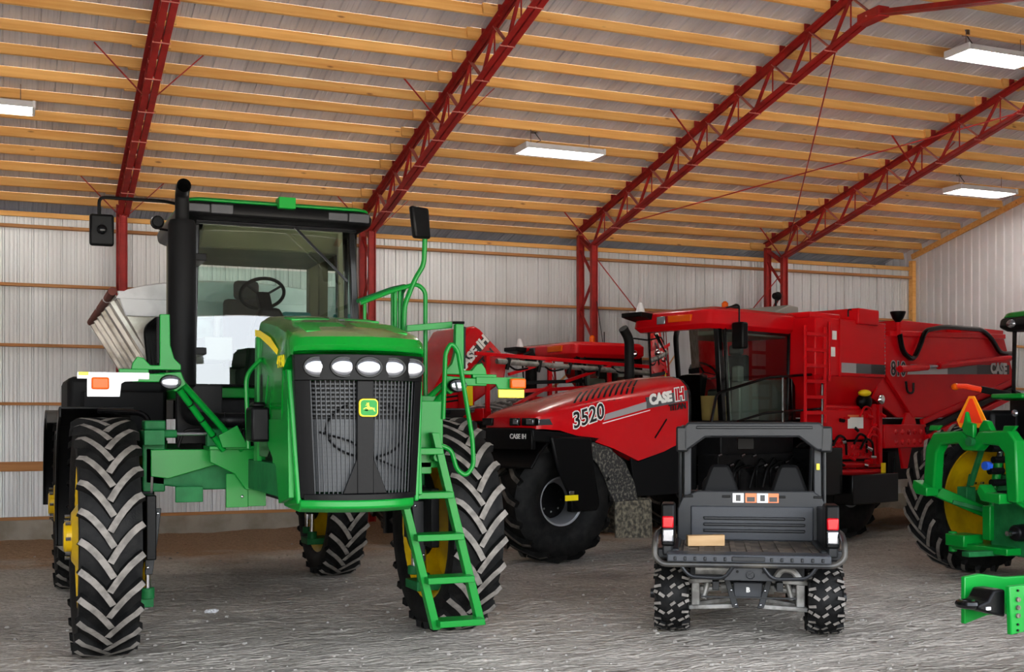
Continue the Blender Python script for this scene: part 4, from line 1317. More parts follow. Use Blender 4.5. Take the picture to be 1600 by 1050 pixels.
def red_cab(t, P, x0, x1, y0, y1, z0, z1, zr, front_over=.3):
    """glazed cab: x0 front, y0 near side; z0 floor, z1 glass top, zr roof top"""
    b = P('cab_roof', 'red_hood', .03)
    def rg(e, z, fo): return [(p[0], p[1], z) for p in rrect(x1 - x0 + fo + .1 + e, y1 - y0 + .14 + e, .12, 4, (x0 + x1 - fo) / 2, (y0 + y1) / 2)]
    b.loft([rg(-.12, z1 - .02, front_over), rg(0, z1 + .05, front_over), rg(.0, zr - .05, front_over * .8), rg(-.1, zr, front_over * .6)])
    roof = b.done()
    b = P('cab_base', 'dark', .02); b.box(x0 + .02, x1, y0, y1, z0 - .55, z0); b.done()
    for (px, py, w, m) in ((x0 + .03, y0 + .03, .09, 'black_gloss'), (x0 + .03, y1 - .03, .06, 'black_gloss'), (x1 - .05, y0 + .03, .09, 'black_gloss'), (x1 - .05, y1 - .04, .1, 'grey_trim')):
        b = P('cab_pillar', m, .01); b.bar((px + .06, py, z0), (px - .06 if px < (x0 + x1) / 2 else px, py, z1 + .02), w, w); b.done()
    b = P('cab_pillar', 'grey_trim', .01); b.bar((x0 + .3, y0 + .05, z0), (x0 + .16, y0 + .05, z1), .06, .05); b.done()
    b = P('door_frame', 'black_gloss', .006); b.bar((x0 + .2, y0, z0), (x0 + .1, y0, z1), .03, .05); b.bar((x1 - .16, y0, z0), (x1 - .12, y0, z1), .03, .05); b.bar((x0 + .1, y0, z1 - .03), (x1 - .12, y0, z1 - .03), .03, .05); b.each()
    b = P('windshield', 'windshield', 0)
    n = 6; v = []
    for i in range(n + 1):
        u = i / n; bow = -.1 * (1 - (2 * u - 1) ** 2)
        v += [(x0 + .06 + bow, y0 + (y1 - y0) * u, z0), (x0 - .04 + bow, y0 + (y1 - y0) * u, z1)]
    b.add(v, [(2 * i, 2 * i + 2, 2 * i + 3, 2 * i + 1) for i in range(n)]); b.done()
    for y in (y0 - .005, y1):
        b = P('side_window', 'glass_dark', 0); b.add([(x0 + .1, y, z0), (x1 - .06, y, z0), (x1 - .06, y, z1), (x0, y, z1)], [(0, 1, 2, 3)]); b.done()
    b = P('rear_window', 'glass_dark', 0); b.add([(x1 - .02, y0 + .08, z0 + .9), (x1 - .02, y1 - .08, z0 + .9), (x1 - .02, y1 - .08, z1 - .05), (x1 - .02, y0 + .08, z1 - .05)], [(0, 1, 2, 3)]); b.done()
    b = P('rear_cab_panel', 'grey_trim', .01); b.box(x1 - .06, x1 - .02, y0 + .06, y1 - .06, z0, z0 + .9); b.done()
    b = P('headliner', 'grey_trim', .02); b.box(x0 + .2, x1 - .06, y0 + .08, y1 - .08, z1 - .08, z1 + .02); b.done()
    ym = (y0 + y1) / 2
    b = P('operator_seat', 'seat', .04)
    b.box(x0 + .85, x0 + 1.3, ym - .24, ym + .24, z0 + .35, z0 + .5); b.box(x0 + 1.22, x0 + 1.36, ym - .23, ym + .23, z0 + .45, z0 + 1.05); b.box(x0 + 1.26, x0 + 1.35, ym - .13, ym + .13, z0 + 1.05, z0 + 1.22); b.box(x0 + .95, x0 + 1.2, ym - .15, ym + .15, z0, z0 + .36); b.done()
    b = P('steering_column', 'black_matt', .01); b.bar((x0 + .3, ym, z0), (x0 + .46, ym, z0 + .72), .12, .1); b.done()
    b = P('steering_wheel', 'black_matt', 0)
    cw = Vector((x0 + .5, ym, z0 + .78)); nrm = Vector((.6, 0, .8)); a1 = Vector((0, 1, 0)); a2 = nrm.cross(a1)
    b.tube([cw + a1 * .2 * math.cos(a) + a2 * .2 * math.sin(a) for a in [2 * PI * i / 24 for i in range(25)]], .018, 8, caps=False)
    for a in (R(90), R(215), R(325)): b.bar(cw - nrm * .03, cw + (a1 * math.cos(a) + a2 * math.sin(a)) * .2, .024, .018)
    b.done()
    b = P('console', 'grey_trim', .03); b.box(x0 + .8, x0 + 1.3, ym - .46, ym - .28, z0, z0 + .62); b.box(x0 + .7, x0 + .86, ym - .5, ym - .36, z0 + .6, z0 + .85); b.done()
    # roof front lamps and beacon
    b = P('roof_lamp', 'clearlens', .006, parent=roof); b.box(x0 - front_over - .06, x0 - front_over, y1 - .62, y1 - .46, z1 + .08, z1 + .2); b.done()
    b = P('roof_lamp', 'amber', .006, parent=roof); b.box(x0 - front_over - .055, x0 - front_over, y0 + .28, y0 + .72, z1 + .1, z1 + .2); b.done()
    b = P('beacon', 'amber', 0, parent=roof); b.lathe([(zr - .02, .05), (zr + .11, .05), (zr + .14, .02), (zr + .14, .001)], 'z', (x0 + .5, y0 + .3, 0), 14); b.done()
    b = P('roof_floodlight', 'black', 0, parent=roof); b.ball((x0 - front_over * .5, y0 + .05, z1 + .13), .1, .07, .06, 12, 8); b.done()
    b = P('receiver_bracket', 'black', .01, parent=roof); b.prism([(x0 - front_over - .25, zr - .1), (x0 - front_over + .2, zr - .18), (x0 - front_over + .2, zr - .05), (x0 - front_over - .25, zr - .03)], 'y', y1 - .32, y1 + .1); b.done()
    b = P('receiver_dome', 'white', 0, parent=roof); b.lathe([(zr - .02, .075), (zr + .04, .06), (zr + .12, .035), (zr + .14, .001)], 'z', (x0 - front_over - .05, y1 - .12, 0), 14); b.done()
    return roof

def titan_front():
    t = thing('fertilizer_spreader', 'red three-wheel fertilizer spreader with 3520 on its hood and twin red hoppers', 'spreader', (6.80, 15.12, 0), 19.15)
    def P(name, mats, bevel=0.004, smooth=35, parent=None, label=None):
        return part(name, mats, parent or t, bevel, smooth, label)
    tyre, rim = floater_wheel()
    # wheel meshes turn about x: here the axle runs along local y
    yc = -.16
    put_wheel(t, (0, yc, .835), rim, tyre, -.02, .25, 'black', R(90) + R(-12), 8, .16, .04)
    for y in (-.84, .84):
        put_wheel(t, (5.95, y, .83), rim, tyre, -.1, .1, 'rim_grey', R(90), 0)
    Yn, Yf = -.70, .38                       # near and far side of the hood
    ym, hw = (Yn + Yf) / 2, (Yf - Yn) / 2
    b = P('hood', 'red_hood', 0, 32)
    def ring(x, k, zt, zb, shoulder=.1):
        pr = [(-1, 0), (-1, .5), (-.99, .72), (-.92, .83), (-.72, .93), (-.42, .985), (0, 1), (.42, .985), (.72, .93), (.92, .83), (.99, .72), (1, .5), (1, 0)]
        return [(x, ym + hw * k * a, zb + (zt - zb) * c) for a, c in pr]
    b.loft([ring(-.74, .78, 1.98, 1.84), ring(-.70, .93, 2.03, 1.82), ring(-.6, 1, 2.08, 1.82), ring(-.3, 1, 2.17, 1.80), ring(.3, 1, 2.31, 1.66), ring(.75, 1, 2.40, 1.54), ring(1.25, 1, 2.49, 1.36), ring(1.8, 1, 2.56, 1.48), ring(2.35, 1, 2.60, 1.66)])
    hood = b.done()
    b = P('hood_rear_trim', 'black_gloss', .01); b.loft([ring(2.35, 1.01, 2.605, 1.6), ring(2.42, 1.01, 2.60, 1.6)]); b.done()
    HS = [(-.6, 2.08, 1.82), (-.3, 2.17, 1.80), (.3, 2.31, 1.66), (.75, 2.40, 1.54), (1.25, 2.49, 1.36), (1.8, 2.56, 1.48), (2.35, 2.60, 1.66)]
    HP = [(-1, .5), (-.99, .72), (-.92, .83), (-.72, .93), (-.42, .985), (0, 1)]
    def hood_top(x, a):
        for (xa, ta, ba), (xb, tb, bb) in zip(HS, HS[1:]):
            if x <= xb:
                u = (x - xa) / (xb - xa); zt, zb = ta + (tb - ta) * u, ba + (bb - ba) * u; break
        for (aa, ca), (ab, cb) in zip(HP, HP[1:]):
            if a <= ab:
                c = ca + (cb - ca) * (a - aa) / (ab - aa); break
        return zb + (zt - zb) * c
    for k in range(11):                      # slanted louvres along the top edge
        x = -.05 + .115 * k
        b = P('hood_louvre', 'black_matt', 0, parent=hood)
        v = []
        for i in range(7):
            a_ = -.955 + .09 * i
            for dx in (0, .045):
                xx = x + dx + .075 * i
                v.append((xx, ym + hw * a_ * 1.002, hood_top(xx, a_) + .006))
        n_ = len(v)
        b.add(v + [(p[0], p[1] + .005, p[2] - .02) for p in v], [(2 * i, 2 * i + 1, 2 * i + 3, 2 * i + 2) for i in range(6)] + [(n_ + 2 * i, n_ + 2 * i + 2, n_ + 2 * i + 3, n_ + 2 * i + 1) for i in range(6)] + [(2 * i, 2 * i + 2, n_ + 2 * i + 2, n_ + 2 * i) for i in range(6)] + [(2 * i + 1, n_ + 2 * i + 1, n_ + 2 * i + 3, 2 * i + 3) for i in range(6)])
        b.done()
    dy = Yn - .004
    up = (0, 0, 1)
    lettering('model_number', '3520', .30, face_matrix((.22, dy - .006, 1.985), (1, 0, .25), up), 'decal_white', hood, ext=.002, bold=.02, shear=.15, sx=1.05)
    lettering('model_number', '3520', .30, face_matrix((.22, dy - .009, 1.985), (1, 0, .25), up), 'decal_black', hood, ext=.003, bold=.004, shear=.15, sx=1.05)
    b = P('hood_stripe', 'decal_silver', 0, parent=hood); b.prism([(.58, 2.02), (1.42, 2.20), (1.42, 2.10), (.54, 1.93)], 'y', dy, Yn + .02); b.done()
    b = P('hood_stripe', 'decal_grey', 0, parent=hood); b.prism([(1.42, 2.26), (2.33, 2.38), (2.33, 2.22), (1.42, 2.10)], 'y', dy, Yn + .02); b.done()
    b = P('hood_pinstripe', 'decal_white', 0, parent=hood); b.prism([(.52, 1.90), (1.5, 2.085), (1.5, 2.075), (.52, 1.885)], 'y', dy, Yn + .02); b.done()
    lettering('brand_lettering', 'CASE', .20, face_matrix((1.72, dy - .004, 2.25), (1, 0, .13), up), 'decal_white', hood, ext=.004, bold=.012, sx=1.05)
    lettering('brand_lettering', 'IH', .24, face_matrix((2.14, dy - .003, 2.31), (1, 0, .13), up), 'decal_white', hood, ext=.003, bold=.024, sx=.9)
    lettering('brand_lettering', 'IH', .24, face_matrix((2.14, dy - .008, 2.31), (1, 0, .13), up), 'redlens', hood, ext=.003, bold=.008, sx=.9)
    lettering('brand_lettering', 'TITAN', .12, face_matrix((2.1, dy - .004, 2.13), (1, 0, .1), up), 'decal_black', hood, ext=.004, bold=.006, sx=1.1)
    b = P('hood_handle_slot', 'black', 0, parent=hood); b.bar((1.6, Yn - .001, 1.68), (1.86, Yn - .001, 1.95), .02, .02); b.done()
    # headlights on the nose
    for y0, y1, m in ((-.40, -.22, 'black_gloss'), (-.70, -.46, 'clearlens')):
        b = P('headlight', 'black_gloss', .006); b.box(-.775, -.70, y0, y1, 1.865, 1.965); hl = b.done()
        b = P('headlight_lens', 'clearlens', .006, parent=hl); b.box(-.785, -.77, y0 + .015, y0 + (y1 - y0) * .6, 1.88, 1.95); b.done()
    b = P('headlight', 'clearlens', .006); b.prism([(-.70, 1.87), (-.44, 1.875), (-.50, 1.955), (-.70, 1.95)], 'y', Yn - .012, Yn + .03); b.done()
    b = P('headlight', 'black_gloss', .006); b.box(-.775, -.70, .14, .34, 1.865, 1.965); b.done()
    # black nose fender and steering shield
    b = P('nose_fender', 'black', .015)
    secs = []
    for k in range(9):
        a = R(150 - 105 * k / 8)
        secs.append([(.05 + 1.0 * math.cos(a) * -1 * -1, y, .80 + 1.02 * math.sin(a)) for y in (Yn + .02, Yf - .02)] + [(.05 + .96 * math.cos(a), y, .80 + .98 * math.sin(a)) for y in (Yf - .02, Yn + .02)])
    b.loft(secs)
    b.box(-.80, -.72, Yn + .02, Yf - .02, 1.55, 1.83)
    b.prism([(-.8, 1.82), (.5, 1.70), (.3, 1.58), (-.78, 1.66)], 'y', Yn, Yn + .04)
    b.prism([(-.8, 1.82), (.5, 1.70), (.3, 1.58), (-.78, 1.66)], 'y', Yf - .04, Yf)
    b.done()
    lettering('brand_lettering', 'CASE IH', .09, face_matrix((-.806, -.42, 1.72), (0, -1, 0), up), 'decal_white', t, ext=.002, bold=.002)
    b = P('steering_shield', 'black', .03)
    b.prism([(-.52, 1.72), (.24, 1.70), (.30, 1.3), (.42, .78), (.36, .70), (.0, .72), (-.16, .90), (-.40, 1.3)], 'y', Yn - .06, Yn - .01); b.done()
    b = P('reflector', 'yellow_ref', .003); b.box(-.27, -.03, Yn - .075, Yn - .058, .86, .935); b.done()
    b = P('reflector_clip', 'steel', .003); b.box(-.19, -.1, Yn - .07, Yn - .055, .94, .99); b.done()
    b = P('wheel_fork', 'black', .02); b.box(-.1, .1, Yn - .02, Yn + .08, .7, 1.4); b.box(-.1, .1, Yf + .02, Yf + .1, .7, 1.4); b.each()
    b = P('rear_fender', 'mud', .01)
    b.sheet([(.3, Yn - .01, 1.64), (.62, Yn - .01, 1.56), (.95, Yn - .01, 1.35), (1.15, Yn - .01, 1.05), (1.22, Yn - .01, .80), (.70, Yn - .01, .80), (.56, Yn - .01, 1.12), (.40, Yn - .01, 1.34), (.24, Yn - .01, 1.46)], .03)
    b.sheet([(.3, Yn, 1.60), (.3, Yf, 1.60), (.95, Yf, 1.3), (.95, Yn, 1.3)], .03)
    b.sheet([(.95, Yn, 1.3), (.95, Yf, 1.3), (1.2, Yf, .8), (1.2, Yn, .8)], .03)
    b.done()
    b = P('mud_flap', 'mud_heavy', .006); b.prism([(.74, .80), (1.5, .80), (1.52, .25), (.76, .30)], 'y', Yn - .03, Yn); b.each()
    b = P('mud_flap', 'mud_heavy', .006); b.box(1.48, 1.51, Yn, Yf, .27, .82); b.each()
    b = P('side_shroud', 'black_matt', .01); b.prism([(1.15, 1.42), (1.3, 1.34), (2.3, 1.62), (2.6, 1.5), (2.6, .85), (1.25, .85)], 'y', Yn + .05, Yn + .09); b.done()
    # chassis and machinery under the cab
    b = P('chassis', 'dark', .01)
    b.box(.6, 11.2, -.5, -.36, .95, 1.2); b.box(.6, 11.2, .36, .5, .95, 1.2); b.box(.9, 2.8, -.5, .5, .9, 1.7); b.done()
    b = P('rear_axle', 'dark', .02); b.cyl((5.95, -1.0, .83), (5.95, 1.0, .83), .16, 14); b.box(5.7, 6.2, -.35, .35, .6, 1.1); b.done()
    b = P('hydraulic_block', 'dark', .008); b.box(2.7, 4.9, -.98, -.6, .75, 1.42); b.done()
    rng = random.Random(4)
    for k in range(12):
        b = P('hydraulic_hose', 'black', 0)
        x = 2.5 + .18 * k + rng.uniform(-.05, .05)
        b.tube(arc_pts([(x, -1.0, .9), (x + rng.uniform(-.1, .1), -1.05, 1.2), (x + .3, -1.0, 1.3 + rng.uniform(-.1, .1)), (x + .6, -.98, 1.1)], .1), .02, 6); b.done()
    for k in range(8):
        b = P('hose_fitting', 'steel', 0); x = 2.6 + .28 * k; z = 1.1 + rng.uniform(-.1, .35); b.cyl((x, -1.05, z), (x + .07, -1.06, z + .02), .022, 8); b.done()
    # cab
    x0, x1, y0, y1, z0, z1, zr = 2.85, 4.72, -.9, .5, 1.93, 3.32, 3.63
    red_cab(t, P, x0, x1, y0, y1, z0, z1, zr)
    b = P('cardboard_box', 'cardboard', .004); b.box(x0 + .25, x0 + .55, y0 + .3, y0 + .62, z0, z0 + .38); b.done()
    b = P('warning_tag', 'green_patch', 0); b.box(x0 + .02, x0 + .03, -.12, -.04, z0 + .55, z0 + .68); b.done()
    b = P('door_glare_strip', 'decal_white', 0) if False else None
    b = P('exhaust_stack', 'black_matt', 0); b.tube(arc_pts([(2.2, .34, 2.3), (2.2, .34, 3.18), (2.06, .34, 3.34)], .15, 5), .075, 14); b.done()
    b = P('lamp_arm', 'black', 0); b.tube(arc_pts([(2.8, .5, 3.2), (2.5, .56, 3.22), (2.4, .6, 3.1)], .05), .014, 6); b.done()
    b = P('side_lamp', 'chrome', 0); b.ball((2.6, .62, 2.98), .07, .07, .06, 12, 8); b.done()
    b = P('mirror', 'black', .03); b.box(2.98, 3.12, -1.22, -1.0, 3.0, 3.40); b.done()
    b = P('mirror_arm', 'black', 0); b.tube(arc_pts([(2.95, -.9, 3.62), (3.05, -1.1, 3.66), (3.05, -1.1, 3.38)], .04), .014, 6); b.done()
    b = P('wiper', 'black', 0); b.bar((2.74, .3, 3.28), (2.78, -.1, 2.75), .018, .02); b.done()
    b = P('work_light', 'black', .01); b.lathe([(5.25, .05), (5.36, .08), (5.4, .03)], 'x', (0, -.15, 4.02), 12); b.bar((5.3, -.15, 3.7), (5.3, -.15, 3.98), .03, .03); b.done()
    b = P('work_light', 'black', .01); b.lathe([(3.98, .04), (4.1, .085), (4.14, .03)], 'x', (.12, -.15, 3.74), 12); b.bar((4.1, -.15, 3.6), (4.1, -.15, 3.7), .03, .03); b.done()
    b = P('filter_housing', 'grey_trim', .02); b.prism([(4.5, 3.60), (5.45, 3.60), (5.45, 3.82), (5.2, 3.84)], 'y', -.5, .5); b.done()
    # black platform rail
    b = P('platform', 'black', .006); b.box(2.7, 4.9, -1.34, -.9, 1.80, 1.86); b.done()
    b = P('platform_rail', 'black_gloss', 0); b.tube(arc_pts([(2.1, -1.3, 1.80), (2.26, -1.3, 2.32), (3.49, -1.3, 2.58), (4.75, -1.3, 2.66), (4.93, -1.3, 2.52), (4.93, -1.3, 1.5)], .08, 4), .022, 8); b.done()
    b = P('platform_rail', 'black_gloss', 0); b.tube(arc_pts([(2.75, -1.3, 1.92), (3.4, -1.3, 2.04), (4.93, -1.3, 2.12)], .1, 4), .018, 8); b.done()
    b = P('rail_post', 'steel', 0); b.cyl((3.87, -1.3, 1.85), (3.87, -1.3, 2.6), .018, 8); b.done()
    b = P('rail_post', 'steel', 0); b.cyl((4.90, -1.32, 1.2), (4.90, -1.32, 2.5), .018, 8); b.done()
    # red ladder between cab and hopper
    for x in (4.28, 4.82):
        b = P('ladder_rail', 'red', 0); b.cyl((x, -1.42, 1.9), (x, -1.42, 3.40), .026, 8); b.done()
    b = P('ladder_rail', 'red', 0); b.cyl((4.95, -1.42, 2.55), (4.95, -1.42, 3.5), .022, 8); b.done()
    for k in range(6):
        b = P('ladder_rung', 'red', 0); z = 2.05 + .245 * k; b.box(4.28, 4.82, -1.45, -1.40, z - .025, z + .025); b.done()
    # hoppers
    b = P('front_hopper', 'red', .02)
    b.box(4.62, 6.68, -1.38, 1.38, 2.64, 3.56)
    fh = b.done()
    b = P('hopper_cone', 'red', .01)
    b.loft([[(x, y, 2.64) for x, y in ((4.62, -1.36), (6.66, -1.36), (6.66, 1.36), (4.62, 1.36))], [(x, y, 2.05) for x, y in ((5.1, -1.1), (6.2, -1.1), (6.2, .9), (5.1, .9))]]); b.done()
    b = P('hopper_lid', 'red', .02); b.box(5.76, 6.38, -1.44, -.3, 3.50, 3.76); b.done()
    b = P('hopper_lid', 'red', .02); b.box(4.75, 5.6, -1.2, 1.2, 3.56, 3.66); b.done()
    for x in (5.72, 6.42):
        b = P('lid_handle', 'black', 0); b.tube(arc_pts([(x - .05, -1.3, 3.62), (x - .05, -1.3, 3.74), (x + .1, -1.3, 3.74), (x + .1, -1.3, 3.62)], .03), .012, 6); b.done()
    for k, m_ in enumerate(('decal_silver', 'decal_grey', 'decal_black')):
        b = P('hopper_stripe', m_, 0, parent=fh); b.box(5.32 + .45 * k, 5.77 + .45 * k, -1.386, -1.37, 2.70, 2.86); b.done()
    b = P('hopper_seam', 'red', .003, parent=fh); b.box(5.28, 5.32, -1.40, -1.37, 2.64, 3.56); b.done()
    for k in range(14):
        b = P('rivet', 'steel', 0, parent=fh); b.ball((6.65, -1.385, 2.7 + .065 * k), .012, .008, .012, 8, 6); b.done()
    b = P('warning_label', 'decal_white', 0, parent=fh); b.box(5.0, 5.16, -1.388, -1.37, 2.95, 3.1); b.done()
    b = P('warning_label', 'decal_white', 0, parent=fh); b.box(5.08, 5.2, -1.388, -1.37, 3.22, 3.36); b.done()
    b = P('rear_hopper', 'red', .015)
    out = [(6.72, 3.36), (11.0, 3.50), (11.6, 2.45), (9.3, 1.98), (7.6, 1.98), (6.72, 2.7)]
    b.prism(out, 'y', -1.36, 1.36)
    rh = b.done()
    b = P('hopper_gusset', 'red', .01); b.prism([(6.72, 2.7), (7.6, 1.98), (7.2, 1.98), (6.4, 2.3)], 'y', -1.3, -1.26); b.done()
    b = P('hopper_rim', 'red', .01); b.bar((6.8, -1.34, 3.40), (11.0, -1.34, 3.54), .1, .09); b.done()
    b = P('hopper_top_gear', 'red', .01); b.box(8.0, 11.4, -.9, .9, 3.46, 3.72); b.box(9.6, 11.3, -1.2, -.9, 3.5, 3.68); b.done()
    b = P('hopper_stripe', 'decal_silver', 0, parent=rh); b.prism([(7.52, 2.90), (8.8, 2.93), (8.8, 2.76), (7.40, 2.72)], 'y', -1.366, -1.35); b.done()
    b = P('hopper_stripe', 'decal_grey', 0, parent=rh); b.prism([(8.8, 2.93), (9.9, 2.963), (9.9, 2.787), (8.8, 2.76)], 'y', -1.366, -1.35); b.done()
    b = P('hopper_stripe', 'decal_black', 0, parent=rh); b.prism([(9.9, 2.963), (11.2, 3.0), (11.2, 2.82), (9.9, 2.787)], 'y', -1.366, -1.35); b.done()
    b = P('undercarriage', 'dark', .02); b.box(6.7, 11.4, -1.15, 1.15, .9, 1.96); b.done()
    lettering('hopper_number', '810', .34, face_matrix((7.1, -1.37, 2.80), (1, 0, 0), up), 'decal_silver', rh, ext=.003, bold=.02, sx=.95)
    lettering('hopper_number', '810', .34, face_matrix((7.1, -1.374, 2.80), (1, 0, 0), up), 'decal_black', rh, ext=.003, bold=.004, sx=.95)
    lettering('brand_lettering', 'CASE', .28, face_matrix((10.75, -1.372, 2.91), (1, 0, 0), up), 'decal_silver', rh, ext=.003, bold=.014)
    b = P('hydraulic_arm', 'red', 0); b.cyl((7.0, -1.46, 2.80), (7.9, -1.46, 2.86), .06, 10); b.cyl((8.3, -1.46, 2.89), (11.0, -1.46, 3.12), .06, 10); b.done()
    b = P('hydraulic_rod', 'steel', 0); b.cyl((7.9, -1.46, 2.86), (8.3, -1.46, 2.89), .025, 8); b.done()
    b = P('fill_funnel', 'black', 0); b.lathe([(3.60, .04), (3.66, .09), (3.76, .13), (3.78, .13)], 'z', (7.04, -1.4, 0), 16); b.done()
    b = P('fill_pipe', 'red', 0); b.cyl((7.06, -1.4, 3.38), (7.04, -1.4, 3.60), .045, 10); b.done()
    b = P('fill_hose', 'black_gloss', 0)
    b.tube(arc_pts([(7.06, -1.42, 3.4), (7.15, -1.42, 3.1), (7.5, -1.42, 2.96), (7.72, -1.42, 3.2), (7.9, -1.42, 3.5), (8.6, -1.42, 3.60), (10.0, -1.42, 3.62), (10.4, -1.42, 3.45), (10.7, -1.42, 3.2), (11.2, -1.42, 3.22)], .25, 5), .045, 10); b.done()
    b = P('control_cable', 'black', 0); b.tube(arc_pts([(7.3, -1.4, 2.6), (7.35, -1.4, 2.4), (7.55, -1.4, 2.4), (7.55, -1.4, 2.58)], .08, 4), .02, 6); b.done()
    # red metering gear below the front hopper
    b = P('meter_housing', 'red', .01); b.box(4.9, 6.2, -1.40, -.9, 1.62, 2.10); mh = b.done()
    b = P('warning_label', 'decal_white', 0, parent=mh); b.box(5.5, 5.95, -1.408, -1.39, 1.80, 1.98); b.done()
    b = P('warning_label', 'decal_orange', 0, parent=mh); b.box(5.5, 5.95, -1.409, -1.39, 1.985, 2.02); b.done()
    b = P('perforated_panel', 'red', .006); b.box(5.0, 6.25, -1.36, -1.3, 1.30, 1.58); pp = b.done()
    for i in range(6):
        for j in range(2):
            b = P('panel_dimple', 'red', 0, parent=pp); b.ball((5.2 + .17 * i, -1.36, 1.37 + .12 * j), .05, .02, .04, 10, 6); b.done()
    for z, m in ((1.22, 'red'), (1.10, 'red'), (2.14, 'red')):
        b = P('air_pipe', m, 0); b.cyl((4.95, -1.3, z), (6.6, -1.3, z - .03), .055, 10); b.done()
    for x in (6.3, 6.5):
        b = P('frame_post', 'red', .006); b.box(x - .05, x + .05, -1.4, -1.3, 1.2, 2.2); b.done()
    b = P('blower_motor', 'black', .01); b.ball((6.05, -1.36, 2.24), .16, .12, .14, 12, 8); b.done()
    b = P('motor_cap', 'decal_yellow', .01); b.ball((6.0, -1.4, 2.38), .13, .1, .06, 12, 6); b.done()
    b = P('gauge_cluster', 'chrome', 0); b.ball((6.55, -1.38, 2.28), .09, .05, .09, 10, 8); b.done()
    b = P('step_box', 'red', .015); b.box(6.58, 7.95, -1.42, -.9, 1.46, 1.86); sb = b.done()
    for i in range(5):
        for j in range(2):
            b = P('step_hole', 'red_hood', 0, parent=sb); b.ball((6.95 + .2 * i, -1.42, 1.56 + .17 * j), .055, .025, .05, 10, 6); b.done()
    b = P('step_bracket', 'red', .01); b.prism([(7.3, 1.84), (7.75, 1.84), (7.66, 2.06), (7.42, 2.06)], 'y', -1.35, -1.3); b.prism([(7.2, 1.48), (7.6, 1.48), (7.45, 1.1), (7.3, 1.1)], 'y', -1.35, -1.3); b.each()
    for k, (za, zb) in enumerate(((1.62, 2.50), (1.76, 2.62), (1.90, 2.75))):
        b = P('boom_tube', 'red' if k != 1 else 'dark', .01); b.bar((7.9, -1.46 + .05 * k, za), (11.6, -1.46 + .05 * k, zb), .08, .1); b.done()
    rg2 = random.Random(12)
    for k in range(16):
        x, z = rg2.uniform(4.95, 6.5), rg2.uniform(1.15, 2.15)
        b = P('pipe_fitting', rg2.choice(['steel', 'red', 'black', 'chrome']), 0); b.cyl((x, -1.42, z), (x + rg2.uniform(.05, .14), -1.44, z + rg2.uniform(-.05, .05)), rg2.uniform(.02, .035), 8); b.done()
    for k in range(6):
        x, z = rg2.uniform(5.0, 6.3), rg2.uniform(1.3, 2.0)
        b = P('air_hose', rg2.choice(['red', 'black']), 0); b.tube(arc_pts([(x, -1.43, z), (x + .1, -1.46, z + .18), (x + .35, -1.44, z + .12), (x + .4, -1.42, z - .15)], .1), .02, 6); b.done()
    b = P('tool_box', 'black_gloss', .015); b.box(5.3, 6.68, -1.62, -1.1, .58, 1.06); b.done()
    b = P('tool_box', 'black_gloss', .015); b.box(4.55, 5.2, -1.5, -1.0, .75, 1.5); b.done()
    b = P('shutoff_lever', 'decal_yellow', .004); b.box(6.5, 6.57, -1.45, -1.4, 1.02, 1.22); b.done()
    b = P('valve_stack', 'black', .01); b.box(6.9, 7.15, -1.3, -1.1, .7, 1.4); b.cyl((7.05, -1.33, .7), (7.05, -1.33, 1.3), .02, 8); b.done()

